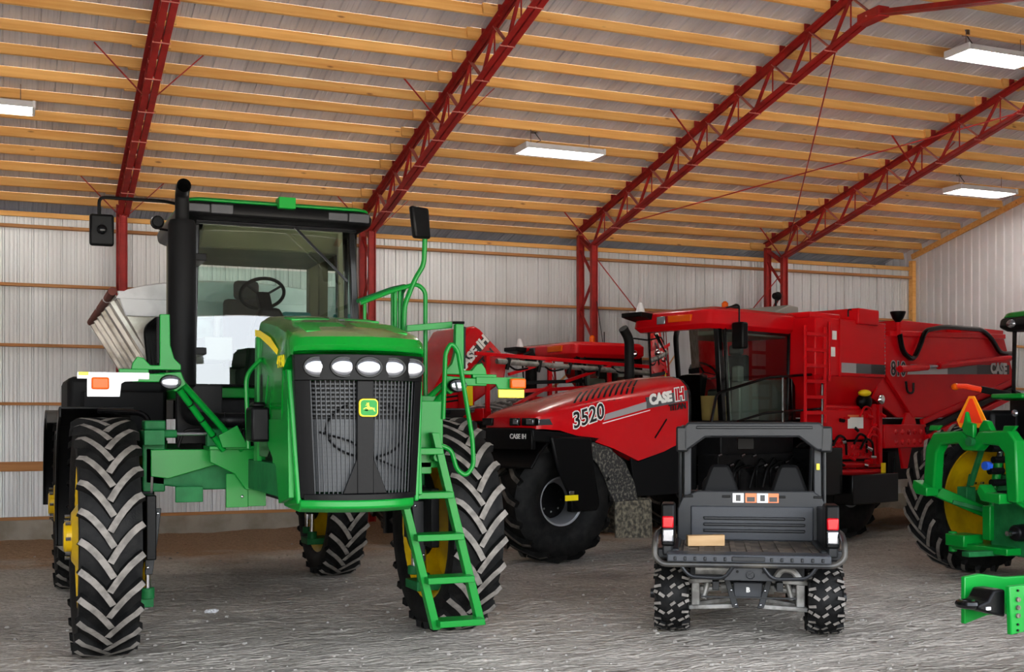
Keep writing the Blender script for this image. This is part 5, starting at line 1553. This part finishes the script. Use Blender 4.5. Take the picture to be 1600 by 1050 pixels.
def titan_back():
    t = thing('spreader_with_boom', 'red spreader behind the others with raised hood and red lattice spray boom', 'spreader', (6.25, 18.80, -.03), 10)
    def P(name, mats, bevel=0.004, smooth=35, parent=None, label=None):
        return part(name, mats, parent or t, bevel, smooth, label)
    tyre, rim = floater_wheel()
    put_wheel(t, (0, 0, .835), rim, tyre, -.1, .1, 'rim_grey', R(90), 0)
    for y in (-1.0, 1.0):
        put_wheel(t, (4.7, y, .83), rim, tyre, -.1, .1, 'rim_grey', R(90), 0)
    b = P('chassis', 'dark', .01); b.box(.5, 5.2, -.45, .45, .85, 1.25); b.box(.6, 2.4, -.5, .5, 1.2, 2.0); b.done()
    b = P('rear_axle', 'dark', .02); b.cyl((4.7, -1.2, .83), (4.7, 1.2, .83), .14, 14); b.done()
    # hood tipped up
    b = P('raised_hood', 'red_hood', .04)
    b.prism([(-.35, 2.05), (-.05, 2.54), (.55, 3.47), (.66, 3.52), (.78, 3.46), (1.32, 2.98), (1.25, 2.62), (.75, 2.3), (.4, 2.1)], 'y', -.68, .55)
    hd = b.done()
    b = P('hood_stripe', 'decal_black', 0, parent=hd); b.prism([(.42, 2.95), (.86, 3.36), (.96, 3.27), (.5, 2.84)], 'y', -.69, -.67); b.done()
    lettering('brand_lettering', 'CASE IH', .22, face_matrix((.62, -.695, 3.04), (.68, 0, .73), (-.7, 0, .7)), 'decal_white', hd, ext=.003, bold=.01)
    lettering('brand_lettering', 'TITAN', .14, face_matrix((.86, -.695, 2.98), (.68, 0, .73), (-.7, 0, .7)), 'decal_black', hd, ext=.003, bold=.006)
    for k in range(4):
        b = P('hood_louvre', 'black', 0, parent=hd); b.bar((-.02 + .02 * k, -.685, 2.46 - .07 * k), (.3 + .02 * k, -.685, 2.5 - .07 * k), .014, .03); b.done()
    b = P('nose_fender', 'black', .02); b.prism([(-.75, 1.9), (.9, 1.9), (1.0, 2.02), (.3, 2.12), (-.6, 2.06)], 'y', -.85, .6); b.done()
    b = P('nose_panel', 'red', .02); b.box(-.5, .8, -.62, .5, 1.6, 1.9); b.done()
    b = P('reflector', 'yellow_ref', .003); b.box(.38, .50, -.90, -.88, 2.2, 2.52); b.done()
    b = P('reflector_post', 'red', .006); b.box(.34, .54, -.88, -.7, 2.0, 2.6); b.done()
    red_cab(t, P, 2.67, 4.05, -.84, .9, 1.85, 3.06, 3.32, .12)
    b = P('exhaust_stack', 'black_matt', 0); b.tube(arc_pts([(1.9, -.5, 2.2), (1.9, -.5, 3.0), (1.84, -.5, 3.12)], .1, 4), .1, 12); b.done()
    b = P('antenna', 'black', 0); b.cyl((3.6, -.3, 3.3), (3.45, -.3, 4.1), .006, 5); b.done()
    b = P('antenna', 'black', 0); b.cyl((4.0, .2, 3.3), (4.0, .2, 3.6), .01, 5); b.done()
    # lattice boom folded along the near side
    yb = -1.35
    def bar(n, a, c, m='red', w=.06, h=.06):
        b = P(n, m, .006); b.bar((a[0], yb, a[1]), (c[0], yb, c[1]), w, h); b.done()
    bar('boom_chord', (.27, 3.02), (4.3, 2.87))
    bar('boom_chord', (.9, 2.42), (4.3, 2.62))
    bar('boom_chord', (.9, 2.56), (2.4, 2.62), 'black')
    for a, c in (((1.7, 2.95), (1.7, 2.1)), ((2.93, 2.90), (2.93, 2.55)), ((.9, 2.70), (1.7, 2.93)), ((1.0, 2.20), (1.7, 2.52)), ((2.0, 2.6), (2.93, 2.88)), ((.5, 2.99), (.5, 2.1))):
        bar('boom_strut', a, c, 'red', .07, .05)
    b = P('spray_pipe', 'alloy', 0); b.cyl((.62, yb - .08, 2.90), (4.1, yb - .08, 2.76), .045, 10); pipe = b.done()
    for k in range(6):
        b = P('nozzle_body', 'black', 0, parent=pipe); x = .8 + .6 * k; b.cyl((x, yb - .1, 2.90 - .04 * (x - .62) - .12), (x + .05, yb - .1, 2.96 - .04 * (x - .62)), .035, 8); b.done()
    for k in range(4):
        b = P('spray_hose', 'black', 0, parent=pipe); x = .8 + .7 * k; b.tube(arc_pts([(x, yb - .1, 2.86), (x + .15, yb - .12, 2.76), (x + .4, yb - .1, 2.80)], .08), .016, 6); b.done()
    for k in range(5):
        b = P('boom_plumbing', 'alloy', 0); b.tube(arc_pts([(.2 + .2 * k, -1.0, 2.1), (.5 + .2 * k, -1.05, 2.2 + .04 * k), (.9 + .2 * k, -1.1, 2.15)], .1), .03, 6); b.done()
    b = P('valve_block', 'red', .01); b.box(1.45, 1.7, -1.2, -1.0, 2.1, 2.35); b.done()
    b = P('mount_post', 'red', .01); b.box(.45, .6, -1.3, -.5, 1.95, 2.15); b.done()
    b = P('mount_post', 'red', .01); b.box(1.62, 1.78, -1.3, -.4, 2.0, 2.12); b.done()
titan_front()
titan_back()
# ------------------------------------------------------------------ black utility vehicle
def utv():
    t = thing('utility_vehicle', 'black open-bed utility vehicle seen from behind, tailgate down', 'utility vehicle', (6.23, 9.26, 0), -32)
    def P(name, mats, bevel=0.004, smooth=35, parent=None, label=None):
        return part(name, mats, parent or t, bevel, smooth, label)
    Rt, w, rr = .335, .31, .17
    lugs = []
    N = 13
    h = w / 2
    for i in range(N):
        a = 2 * PI * i / N
        p = 2 * PI / N
        for s in (-1, 1):
            o = 0 if s < 0 else p * .5
            lugs.append(([(a + o + .05, s * .40 * h), (a + o + .15, s * .72 * h)], .015))
            lugs.append(([(a + o + .17, s * .80 * h), (a + o + .21, s * 1.02 * h)], .015))
            lugs.append(([(a + o + .36, s * .60 * h), (a + o + .33, s * 1.0 * h)], .014))
        lugs.append(([(a + .06, -.22 * h), (a + .17, .08 * h)], .014))
        lugs.append(([(a + .30, -.06 * h), (a + .40, .22 * h)], .014))
    tyre = tyre_mesh(Rt, w, rr, lugs, .025, ['tyre', 'tread'], n=40)
    rim = rim_mesh(rr, w, 'utv_dark', .05, .08)
    for x, y in ((-.665, 0), (.70, 0), (-.62, 1.95), (.66, 1.95)):
        put_wheel(t, (x, y, Rt - .003), rim, tyre, .06 if x > 0 else -.06, .05, 'utv_dark', 0, 0)
    # frame and drivetrain
    b = P('frame', 'utv_dark', .006)
    b.box(-.3, -.24, -.35, 2.2, .42, .50); b.box(.26, .32, -.35, 2.2, .42, .50); b.box(-.5, .5, .5, 2.3, .36, .44); b.each()
    b = P('differential', 'utv', .02); b.box(-.09, .13, -.12, .15, .33, .46); diff = b.done()
    b = P('differential_cover', 'tailgate', .012, parent=diff); b.box(-.11, .15, -.15, -.12, .32, .47); b.done()
    lettering('differential_mark', 'B', .06, face_matrix((.02, -.153, .40), (1, 0, 0), (0, 0, 1)), 'decal_white', diff, ext=.002, bold=.003)
    for s in (-1, 1):
        xo = .02
        b = P('half_shaft', 'alloy', 0); b.cyl((xo + s * .12, 0, .40), (xo + s * .5, 0, .37), .025, 10); b.cyl((xo + s * .14, 0, .40), (xo + s * .24, 0, .395), .05, 10); b.cyl((xo + s * .4, 0, .375), (xo + s * .5, 0, .37), .05, 10); b.done()
        b = P('lower_arm', 'alloy', .006); b.bar((xo + s * .12, -.16, .255), (xo + s * .53, -.1, .225), .04, .04); b.bar((xo + s * .12, .2, .27), (xo + s * .53, .05, .225), .04, .04); b.each()
        b = P('upper_arm', 'alloy', .006); b.bar((xo + s * .2, -.14, .50), (xo + s * .54, -.08, .47), .045, .06); b.done()
        b = P('hub_carrier', 'alloy', .01); b.box(xo + s * .47 - .04, xo + s * .47 + .04, -.1, .1, .24, .50); b.done()
        b = P('arm_bracket', 'utv', .006); b.sheet([(xo + s * .22, -.17, .52), (xo + s * .17, -.17, .52), (xo + s * .08, -.17, .24), (xo + s * .14, -.17, .24)], .02); b.done()
        for z, dx in ((.5, .19), (.4, .15), (.27, .11)):
            b = P('bracket_bolt', 'steel', 0); b.ball((xo + s * dx, -.185, z), .012, .008, .012, 8, 6); b.done()
        b = P('shock_absorber', 'alloy', 0); b.cyl((xo + s * .4, -.02, .3), (xo + s * .3, 0, .66), .03, 10); b.done()
    b = P('cross_link', 'utv_dark', 0); b.bar((-.4, -.18, .335), (.45, -.18, .335), .012, .015); b.done()
    # bumper
    r = .02
    b = P('rear_bumper', 'bumper', 0)
    b.tube(arc_pts([(-.70, -.2, .98), (-.80, -.5, .93), (-.80, -.68, .86), (-.80, -.7, .75), (-.73, -.72, .69), (.73, -.72, .70), (.81, -.7, .76), (.81, -.68, .88), (.81, -.5, .95), (.72, -.2, 1.0)], .09, 5), r + .006, 10)
    bmp = b.done()
    for s in (-1, 1):
        b = P('bumper_loop', 'utv_dark', 0, parent=bmp); b.tube(arc_pts([(s * .58, -.72, .69), (s * .5, -.72, .585), (s * .2, -.72, .575), (s * .12, -.72, .69)], .07, 4), r - .004, 8); b.done()
    b = P('hitch_plate', 'utv', .006); b.prism([(-.13, .67), (.15, .67), (.25, .555), (-.21, .555)], 'y', -.70, -.67); hp = b.done()
    b = P('emblem_ring', 'utv_dark', 0, parent=hp)
    b.tube([(.02 + .036 * math.cos(a), -.703, .61 + .036 * math.sin(a)) for a in [2 * PI * i / 20 for i in range(21)]], .004, 5, caps=False)
    b.bar((-.01, -.703, .635), (.05, -.703, .585), .006, .006); b.bar((0, -.703, .60), (.04, -.703, .63), .006, .006); b.done()
    for x in (-.09, .13):
        b = P('plate_hole', 'black', 0, parent=hp); b.cyl((x, -.705, .635), (x, -.69, .635), .013, 10); b.done()
    # bed
    b = P('bed_floor', 'bed', .004); b.box(-.62, .64, -.52, .58, .745, .775); b.done()
    for k in range(9):
        b = P('bed_rib', 'bed', .003); x = -.56 + .14 * k; b.box(x, x + .05, -.5, .5, .775, .783); b.done()
    b = P('tailgate', 'tailgate', .012); b.box(-.69, .69, -.80, -.53, .72, .79); tg = b.done()
    for x in [-.62 + .085 * k for k in range(6)] + [.62 - .085 * k for k in range(6)]:
        b = P('tailgate_rib', 'utv_dark', .006, parent=tg); b.box(x - .012, x + .012, -.812, -.79, .735, .768); b.done()
    b = P('tailgate_grip', 'utv_dark', .006, parent=tg); b.box(-.14, .14, -.81, -.795, .735, .775); b.done()
    b = P('under_bed_gear', 'dark', .01); b.box(-.5, .5, -.4, .5, .52, .74); b.done()
    b = P('exhaust_can', 'alloy', 0); b.cyl((-.45, -.42, .62), (-.15, -.42, .62), .05, 14); b.done()
    b = P('coil_hose', 'alloy', 0); b.tube(arc_pts([(.25, -.45, .56), (.3, -.48, .64), (.4, -.46, .62), (.45, -.46, .55)], .05), .03, 8); b.done()
    for s in (-1, 1):
        xs = .02 + s * .67
        b = P('bed_side', 'utv_dark', .015); b.box(min(xs, xs + s * .09), max(xs, xs + s * .09), -.48, .6, .74, 1.12); b.done()
        b = P('tail_lamp', 'redlens', .012); b.box(xs - .01 if s > 0 else xs - .09, xs + .09 if s > 0 else xs + .01, -.52, -.46, .985, 1.09); b.done()
        b = P('tail_lamp', 'clearlens', .012); b.box(xs - .01 if s > 0 else xs - .09, xs + .09 if s > 0 else xs + .01, -.52, -.46, .86, .978); b.done()
        b = P('lamp_shroud', 'black', .02); b.box(xs - .02 if s > 0 else xs - .1, xs + .1 if s > 0 else xs + .02, -.50, -.2, .82, 1.2); b.done()
        b = P('rear_fender', 'utv_dark', .02); b.box(min(xs - s * .06, xs + s * .14), max(xs - s * .06, xs + s * .14), -.42, .5, .70, .80); b.done()
    hb = [(-.63, .76), (-.63, 1.08), (-.58, 1.19), (-.44, 1.255), (.66, 1.26), (.74, 1.20), (.79, 1.09), (.79, .76)]
    b = P('headboard', 'utv', .012); b.prism(hb, 'y', .55, .61); head = b.done()
    b = P('headboard_panel', 'tailgate', .012, parent=head); b.box(-.5, .66, .53, .56, .78, 1.11); b.done()
    for k in range(3):
        b = P('headboard_rib', 'utv', .01, parent=head); b.box(-.38, .58, .505, .54, .86 + .06 * k, .89 + .06 * k); b.done()
    for x in (-.52, -.16, .36, .7):
        b = P('headboard_slot', 'black', .004, parent=head); b.box(x - .04, x + .04, .543, .56, 1.19, 1.215); b.done()
    for x0, m in ((-.10, 'decal_white'), (.02, 'decal_orange'), (.13, 'decal_white'), (.23, 'decal_orange')):
        b = P('warning_label', m, 0, parent=head); b.box(x0, x0 + .105, .542, .56, 1.145, 1.235); lb = b.done()
        b = P('label_print', 'decal_black', 0, parent=head)
        b.box(x0 + .015, x0 + .09, .540, .545, 1.155, 1.20) if 'orange' in m else b.box(x0 + .03, x0 + .075, .540, .545, 1.16, 1.22)
        b.done()
    # seats
    for xc in (-.215, .455):
        b = P('seat_back', 'black_matt', .03)
        b.loft([[(xc - .2, .80, .9), (xc + .2, .80, .9), (xc + .2, .92, .9), (xc - .2, .92, .9)], [(xc - .195, .84, 1.2), (xc + .195, .84, 1.2), (xc + .19, .95, 1.2), (xc - .19, .95, 1.2)], [(xc - .11, .88, 1.44), (xc + .11, .88, 1.44), (xc + .11, .97, 1.44), (xc - .11, .97, 1.44)], [(xc - .08, .89, 1.50), (xc + .08, .89, 1.50), (xc + .08, .96, 1.50), (xc - .08, .96, 1.50)]])
        b.done()
        b = P('seat_cushion', 'black_matt', .03); b.box(xc - .22, xc + .22, .85, 1.35, .78, .92); b.done()
    b = P('seat_base', 'utv_dark', .02); b.box(-.6, .75, .7, 1.4, .45, .8); b.done()
    # roll cage and rear canopy shell
    for s, x in ((-1, -.535), (1, .715)):
        b = P('roll_post', 'utv', .012); b.bar((x, .72, .8), (x, .78, 1.75), .075, .05); b.done()
        b = P('roll_tube', 'utv_dark', 0); b.tube(arc_pts([(x + s * .07, .8, .8), (x + s * .07, .8, 1.8), (x + s * .05, 1.1, 1.88), (x + s * .05, 1.9, 1.80), (x + s * .05, 2.2, 1.0)], .1, 4), .02, 8); b.done()
        b = P('canopy_end', 'utv_dark', .02); b.box(x + s * .06 - .05, x + s * .06 + .05 + .02, .62, .95, 1.63, 1.88); b.done()
    b = P('canopy', 'utv', .02)
    b.prism([(-.58, 1.64), (-.54, 1.64), (-.36, 1.77), (.53, 1.775), (.70, 1.645), (.77, 1.645), (.78, 1.86), (.73, 1.92), (-.53, 1.92), (-.58, 1.87)], 'y', .62, .72)
    can = b.done()
    b = P('canopy_recess', 'utv_dark', .008, parent=can); b.box(-.45, .66, .61, .63, 1.855, 1.885); b.done()
    b = P('canopy_lip', 'utv_dark', .008, parent=can); b.box(-.3, .48, .60, .64, 1.775, 1.79); b.done()
    b = P('canopy_top', 'utv', .03); b.box(-.55, .75, .7, 2.0, 1.86, 1.92); b.done()
    b = P('side_marker', 'decal_yellow', .003); b.box(.70, .73, .68, .70, 1.46, 1.52); b.done()
    # front of the vehicle
    b = P('dashboard', 'utv_dark', .03); b.box(-.55, .68, 1.75, 2.0, .95, 1.18); b.done()
    b = P('steering_wheel', 'black_matt', 0)
    cw = Vector((-.215, 1.62, 1.24)); nrm = Vector((0, -.75, .66)); a1 = Vector((1, 0, 0)); a2 = nrm.cross(a1)
    b.tube([cw + a1 * .17 * math.cos(a) + a2 * .17 * math.sin(a) for a in [2 * PI * i / 22 for i in range(23)]], .014, 8, caps=False)
    b.bar(cw, cw - nrm * .3, .04, .04); b.bar(cw - a1 * .17, cw + a1 * .17, .03, .015); b.done()
    b = P('front_hood', 'utv', .05); b.prism([(1.9, .5), (1.9, 1.0), (2.05, 1.02), (2.5, .82), (2.55, .55)], 'x', -.55, .68); b.done()
    b = P('rear_view_mirror', 'black', .01); b.box(-.02, .16, 1.9, 1.93, 1.62, 1.75); b.done()
utv()
b = MB()
b.add([(0, 0, 0), (.34, .06, 0), (.33, .16, 0), (-.01, .10, 0), (0, 0, .095), (.34, .06, .10), (.33, .16, .10), (-.01, .10, .095)],
      [(0, 1, 2, 3), (4, 5, 6, 7), (0, 1, 5, 4), (1, 2, 6, 5), (2, 3, 7, 6), (3, 0, 4, 7)])
blk = b.build('wood_block', 'wood_block', None, .004)
lx, ly = -.52, -.12
ca, sa = math.cos(R(-32)), math.sin(R(-32))
blk.location = (6.23 + lx * ca - ly * sa, 9.26 + lx * sa + ly * ca, .785)
blk.rotation_euler = (0, 0, R(-32 + 4))
tag(blk, 'short sawn wooden block lying in the bed of the utility vehicle', 'wood block')
# ------------------------------------------------------------------ green tractor at the right edge
def tractor():
    base = Vector((11.4, 10.35, 0))
    t = thing('tractor', 'green tractor seen from the rear with quick hitch and orange warning triangle', 'tractor', base)
    OFF[0] = base
    def P(name, mats, bevel=0.004, smooth=35, parent=None, label=None):
        return part(name, mats, parent or t, bevel, smooth, label)
    Rt, w, rr = .95, .52, .68
    tyre = tyre_mesh(Rt, w, rr, bar_lugs(23, w, Rt, .42, .026, v=-1, curve=.1), .05, ['tyre', 'tread'])
    rim = rim_mesh(rr, w, 'yellow', .14)
    for y, s in ((11.78, 1), (8.92, -1)):
        wl = put_wheel(t, Vector((11.4, y, Rt - .005)) - base, rim, tyre, -.05 if s > 0 else .05, .16, 'yellow', R(90), 10, .2, .03)
    Rf, wf, rf = .72, .42, .48
    tyf = tyre_mesh(Rf, wf, rf, bar_lugs(20, wf, Rf, .4, .024, v=-1, curve=.1), .04, ['tyre', 'tread'])
    rif = rim_mesh(rf, wf, 'yellow', .1)
    for y in (11.5, 9.2):
        put_wheel(t, Vector((14.3, y, Rf - .005)) - base, rif, tyf, .05, .12, 'yellow', R(90), 8, .16, .03)
    YC = 10.35
    b = P('rear_axle', 'green_dull', .01); b.cyl((11.4, 8.9, .945), (11.4, 11.75, .945), .11, 16); b.box(11.0, 11.8, 9.9, 10.8, .6, 1.4); b.done()
    b = P('transmission', 'green_dull', .02); b.box(10.75, 14.5, 9.98, 10.72, .55, 1.3); b.done()
    b = P('tractor_hood', 'green_hood', .05); b.box(13.2, 15.3, 9.9, 10.8, 1.3, 2.1); b.done()
    # cab
    b = P('cab_floor', 'black', .02); b.box(11.25, 13.1, 9.65, 11.05, 1.75, 2.2); b.done()
    for x, y in ((11.3, 11.0), (11.3, 9.7), (13.0, 11.0), (13.0, 9.7)):
        b = P('cab_pillar', 'black_gloss', .01); b.bar((x, y, 2.2), (x + .02, y, 3.1), .07, .07); b.done()
    b = P('cab_roof', ['black', 'green'], .03)
    def rg(e, z): return [(p[0], p[1], z) for p in rrect(2.1 + e, 1.56 + e, .16, 4, 12.15, YC)]
    b.loft([rg(-.1, 3.02), rg(.02, 3.07), rg(0, 3.16), rg(-.04, 3.18)]); b.loft([rg(-.04, 3.181), rg(-.1, 3.24), rg(-.4, 3.27)], mi=1)
    b.done()
    b = P('roof_lamp', 'clearlens', 0); b.ball((11.09, 10.86, 3.10), .04, .07, .05, 14, 8); b.done()
    b = P('rear_window', 'glass_dark', 0); b.add([(11.27, 9.72, 2.2), (11.27, 10.98, 2.2), (11.29, 10.98, 3.06), (11.29, 9.72, 3.06)], [(0, 1, 2, 3)]); b.done()
    b = P('side_window', 'glass_dark', 0); b.add([(11.3, 11.03, 2.2), (13.0, 11.03, 2.2), (13.0, 11.03, 3.06), (11.3, 11.03, 3.06)], [(0, 1, 2, 3)]); b.done()
    b = P('side_window', 'glass_dark', 0); b.add([(11.3, 9.67, 2.2), (13.0, 9.67, 2.2), (13.0, 9.67, 3.06), (11.3, 9.67, 3.06)], [(0, 1, 2, 3)]); b.done()
    b = P('cab_trim', 'olive', .02); b.bar((11.45, 10.9, 2.2), (11.45, 10.88, 3.05), .1, .1); b.done()
    b = P('operator_seat', 'seat', .04); b.box(11.9, 12.4, 10.1, 10.6, 2.4, 2.55); b.box(11.85, 11.98, 10.1, 10.6, 2.5, 3.0); b.done()
    b = P('rear_fender', 'black', .06); b.box(10.9, 12.6, 10.98, 11.4, 1.55, 2.06); b.done()
    b = P('rear_fender', 'black', .06); b.box(10.9, 12.6, 9.3, 9.72, 1.55, 2.06); b.done()
    b = P('fender_trim', 'green', .02); b.prism([(11.0, 2.2), (11.0, 2.26), (12.6, 2.12), (12.6, 2.05)], 'y', 10.6, 11.1); b.done()
    # flasher arm
    b = P('flasher_arm', 'black', .01); b.bar((11.2, 10.98, 2.24), (11.05, 11.3, 2.32), .05, .08); arm = b.done()
    b = P('flasher_arm_sleeve', 'orange_ref', 0, parent=arm); b.tube([(11.05, 11.28, 2.31), (11.0, 11.5, 2.36), (11.0, 11.62, 2.365)], .035, 10); b.done()
    b = P('flasher_lamp', 'amber', 0, parent=arm); b.ball((11.0, 11.68, 2.36), .045, .065, .045, 12, 8); b.done()
    # warning triangle
    b = P('warning_triangle', 'orange_rim', .003)
    tri = [(10.92, 1.94), (10.87, 1.85), (10.51, 1.85), (10.46, 1.94), (10.64, 2.22), (10.73, 2.22)]
    b.prism(tri, 'x', 10.30, 10.312); tr = b.done()
    b = P('triangle_panel', 'orange_ref', 0, parent=tr); b.prism([(10.872, 1.905), (10.508, 1.905), (10.665, 2.19), (10.705, 2.19)], 'x', 10.294, 10.302); b.done()
    b = P('triangle_stem', 'black', .006); b.bar((10.33, 10.69, 1.92), (10.75, 10.69, 1.7), .05, .02); b.bar((10.75, 10.69, 1.2), (10.75, 10.69, 1.72), .05, .05); b.done()
    b = P('rear_work_lamp', 'clearlens', 0); b.ball((10.9, 10.62, 2.02), .03, .045, .045, 12, 8); b.done()
    b = P('lamp_stem', 'black', .004); b.bar((10.92, 10.62, 1.5), (10.92, 10.62, 2.0), .03, .03); b.done()
    # quick hitch frame, in a plane across the tractor
    XH = 9.9
    b = P('quick_hitch', 'green', .02)
    b.prism([(10.97, 1.20), (10.93, 1.62), (10.80, 1.80), (10.36, 1.82), (10.28, 1.74), (10.18, 1.74), (10.10, 1.82), (9.68, 1.83), (9.58, 1.72), (9.55, 1.06), (9.70, 1.06), (9.74, 1.58), (9.82, 1.66), (10.05, 1.68), (10.14, 1.60), (10.34, 1.60), (10.42, 1.68), (10.68, 1.66), (10.76, 1.56), (10.80, 1.14), (10.86, 1.08)], 'x', XH - .06, XH + .08)
    qh = b.done()
    b = P('hitch_hook', 'green', .01, parent=qh); b.prism([(10.97, 1.22), (11.02, 1.24), (11.04, 1.15), (10.98, 1.08), (10.80, 1.06), (10.80, 1.16)], 'x', XH - .16, XH + .02); b.done()
    b = P('hitch_hook', 'green', .01, parent=qh); b.prism([(9.99, 1.24), (10.03, 1.16), (9.97, 1.06), (9.70, 1.04), (9.70, 1.15), (9.9, 1.15)], 'x', XH - .16, XH + .02); b.done()
    for y in (10.84, 9.72):
        b = P('latch_handle', 'green', .008, parent=qh); b.prism([(y - .12, 1.88), (y + .06, 1.88), (y + .08, 1.82), (y - .06, 1.82)], 'x', XH - .02, XH + .02); b.done()
    b = P('top_hook', 'green', .012, parent=qh); b.prism([(10.16, 1.74), (10.16, 1.90), (10.24, 1.92), (10.28, 2.04), (10.31, 1.92), (10.34, 1.86), (10.30, 1.78)], 'x', XH - .08, XH - .02); b.done()
    b = P('top_hook', 'green', .012, parent=qh); b.prism([(9.98, 1.80), (10.06, 1.93), (10.12, 1.94), (10.18, 1.86), (10.18, 1.66), (10.12, 1.66)], 'x', XH + .02, XH + .1); b.done()
    b = P('hook_pin', 'green_dull', 0, parent=qh); b.cyl((XH - .12, 10.19, 1.70), (XH + .1, 10.19, 1.70), .05, 14); b.done()
    # lift links and arms
    b = P('lift_link', 'green_dull', .006); b.cyl((10.35, 10.55, 1.66), (10.42, 10.82, 1.18), .035, 10); b.cyl((10.42, 10.82, 1.3), (10.45, 10.92, 1.05), .022, 8); b.done()
    b = P('lift_link', 'green_dull', .006); b.cyl((10.4, 9.95, 1.7), (10.45, 9.85, 1.1), .035, 10); b.done()
    b = P('link_clevis', 'green_dull', .008); b.box(10.38, 10.52, 10.84, 11.0, .95, 1.15); b.done()
    b = P('lower_link', 'green', .015); b.bar((9.98, 10.96, 1.12), (11.0, 10.72, .70), .06, .13); b.done()
    b = P('lower_link', 'green', .015); b.bar((9.98, 9.74, 1.12), (11.0, 9.95, .70), .06, .13); b.done()
    b = P('rear_housing', 'green_dull', .02); b.box(10.55, 11.0, 9.95, 10.5, .5, 1.25); b.prism([(10.56, .5), (10.5, 1.1), (10.36, 1.3), (9.95, 1.3), (9.95, .4), (10.4, .4)], 'x', 10.46, 10.56); b.done()
    b = P('sway_block', 'green', .012); b.box(10.4, 10.75, 10.5, 10.62, .55, .95); b.done()
    b = P('pto_guard', 'black', .02); b.lathe([(10.3, .09), (10.47, .1), (10.5, .08)], 'x', (0, 10.05, .68), 18); b.done()
    b = P('pto_shaft', 'steel', 0); b.cyl((10.2, 10.05, .68), (10.4, 10.05, .68), .03, 12); b.done()
    b = P('lift_cylinder', 'green', .006); b.cyl((10.5, 10.58, .75), (10.55, 10.52, 1.5), .05, 12); b.done()
    b = P('lift_cylinder_rod', 'chrome', 0); b.cyl((10.55, 10.52, 1.5), (10.56, 10.5, 1.62), .028, 10); b.done()
    b = P('stabiliser_bar', 'green_dull', .006); b.bar((10.2, 10.88, .98), (10.9, 10.6, .78), .04, .05); b.done()
    b = P('drawbar_support', 'green', .012); b.box(10.25, 10.8, 10.1, 10.95, .42, .50); b.box(10.2, 10.5, 10.7, 11.0, .46, .6); b.cyl((10.3, 10.98, .38), (10.3, 10.98, .62), .05, 12); b.done()
    b = P('drawbar', 'green_dull', .01); b.box(9.9, 11.0, 10.3, 10.42, .40, .46); b.done()
    rng = random.Random(8)
    for k in range(6):
        b = P('hydraulic_coupler', 'black', 0); y = 10.3 + .03 * (k % 3); z = 1.1 + .13 * k; b.cyl((10.25, y, z), (10.45, y, z), .04, 10); b.done()
    b = P('coupler_cap', 'mud', 0) if False else None
    m_blue = mat('blue_coupler_cap', (30, 80, 190), .4); M['blue'] = m_blue
    b = P('coupler_cap', 'blue', 0); b.cyl((10.2, 10.38, 1.42), (10.28, 10.38, 1.42), .05, 12); b.done()
    OFF[0] = Vector((0, 0, 0))
tractor()

def implement():
    base = Vector((7.6, 6.25, 0))
    t = thing('implement_hitch', 'green implement tongue with black clevis at the lower right corner', 'implement', base)
    OFF[0] = base
    def P(name, mats, bevel=0.004, smooth=35, parent=None, label=None):
        return part(name, mats, parent or t, bevel, smooth, label)
    b = P('hitch_plate', 'green', .008); b.prism([(6.13, .52), (6.13, .85), (6.27, .865), (6.5, .83), (7.2, .83), (7.2, .55), (6.34, .57)], 'y', 6.42, 6.46); far = b.done()
    b = P('hitch_plate', 'green', .008); b.prism([(6.23, .49), (6.215, .82), (7.2, .85), (7.2, .58), (6.4, .51)], 'y', 6.10, 6.14); near = b.done()
    for k in range(3):
        b = P('plate_hole', 'mud_heavy', 0, parent=near); b.cyl((6.285, 6.085, .62 + .055 * k), (6.285, 6.11, .62 + .055 * k), .016, 14); b.done()
    for z in (.52, .56, .79):
        b = P('plate_hole', 'black', 0, parent=near); b.cyl((6.285, 6.09, z), (6.285, 6.11, z), .008, 10); b.done()
    b = P('plate_pin', 'chrome', 0, parent=near); b.cyl((6.44, 6.04, .74), (6.44, 6.12, .74), .045, 16); b.done()
    b = P('plate_bolt', 'black', 0, parent=near); b.cyl((6.44, 6.06, .585), (6.44, 6.12, .585), .05, 16); b.done()
    b = P('clevis', 'black', .015); b.prism([(6.25, .60), (6.25, .79), (6.15, .79), (6.1, .72), (6.02, .70), (6.02, .66), (6.12, .63)], 'y', 6.17, 6.37); b.done()
    b = P('clevis_ring', 'black_gloss', 0); b.tube([(6.01 + .05 * math.cos(a), 6.27 + .06 * math.sin(a), .69) for a in [2 * PI * i / 16 for i in range(17)]], .028, 8, caps=False); b.done()
    b = P('clevis_tag', 'white', 0); b.box(6.075, 6.11, 6.16, 6.17, .66, .68); b.done()
    b = P('tongue_beam', 'green', .01); b.box(7.0, 9.2, 6.16, 6.4, .6, .82); b.done()
    b = P('support_stand', 'green_dull', .01); b.box(7.55, 7.67, 6.2, 6.32, 0, .8); b.box(7.4, 7.82, 6.1, 6.42, 0, .03); b.done()
    b = P('support_stand', 'green_dull', .01); b.box(8.95, 9.07, 6.2, 6.32, 0, .8); b.box(8.8, 9.22, 6.1, 6.42, 0, .03); b.done()
    OFF[0] = Vector((0, 0, 0))
implement()

# crumpled paper on the floor
b = MB()
b.ball((0, 0, .012), .07, .045, .018, 14, 8)
b.v = [(x + .03 * noise.noise((x * 30, y * 30, 2)), y + .03 * noise.noise((x * 30, y * 30, 8)), z + .02 * noise.noise((x * 40, y * 40, z * 40))) for x, y, z in b.v]
pap = b.build('crumpled_paper', 'white', smooth=0)
pap.location = (1.87, 12.25, floor_z(1.87, 12.25) + .004)
tag(pap, 'crumpled white paper scrap on the dirt under the sprayer', 'litter')
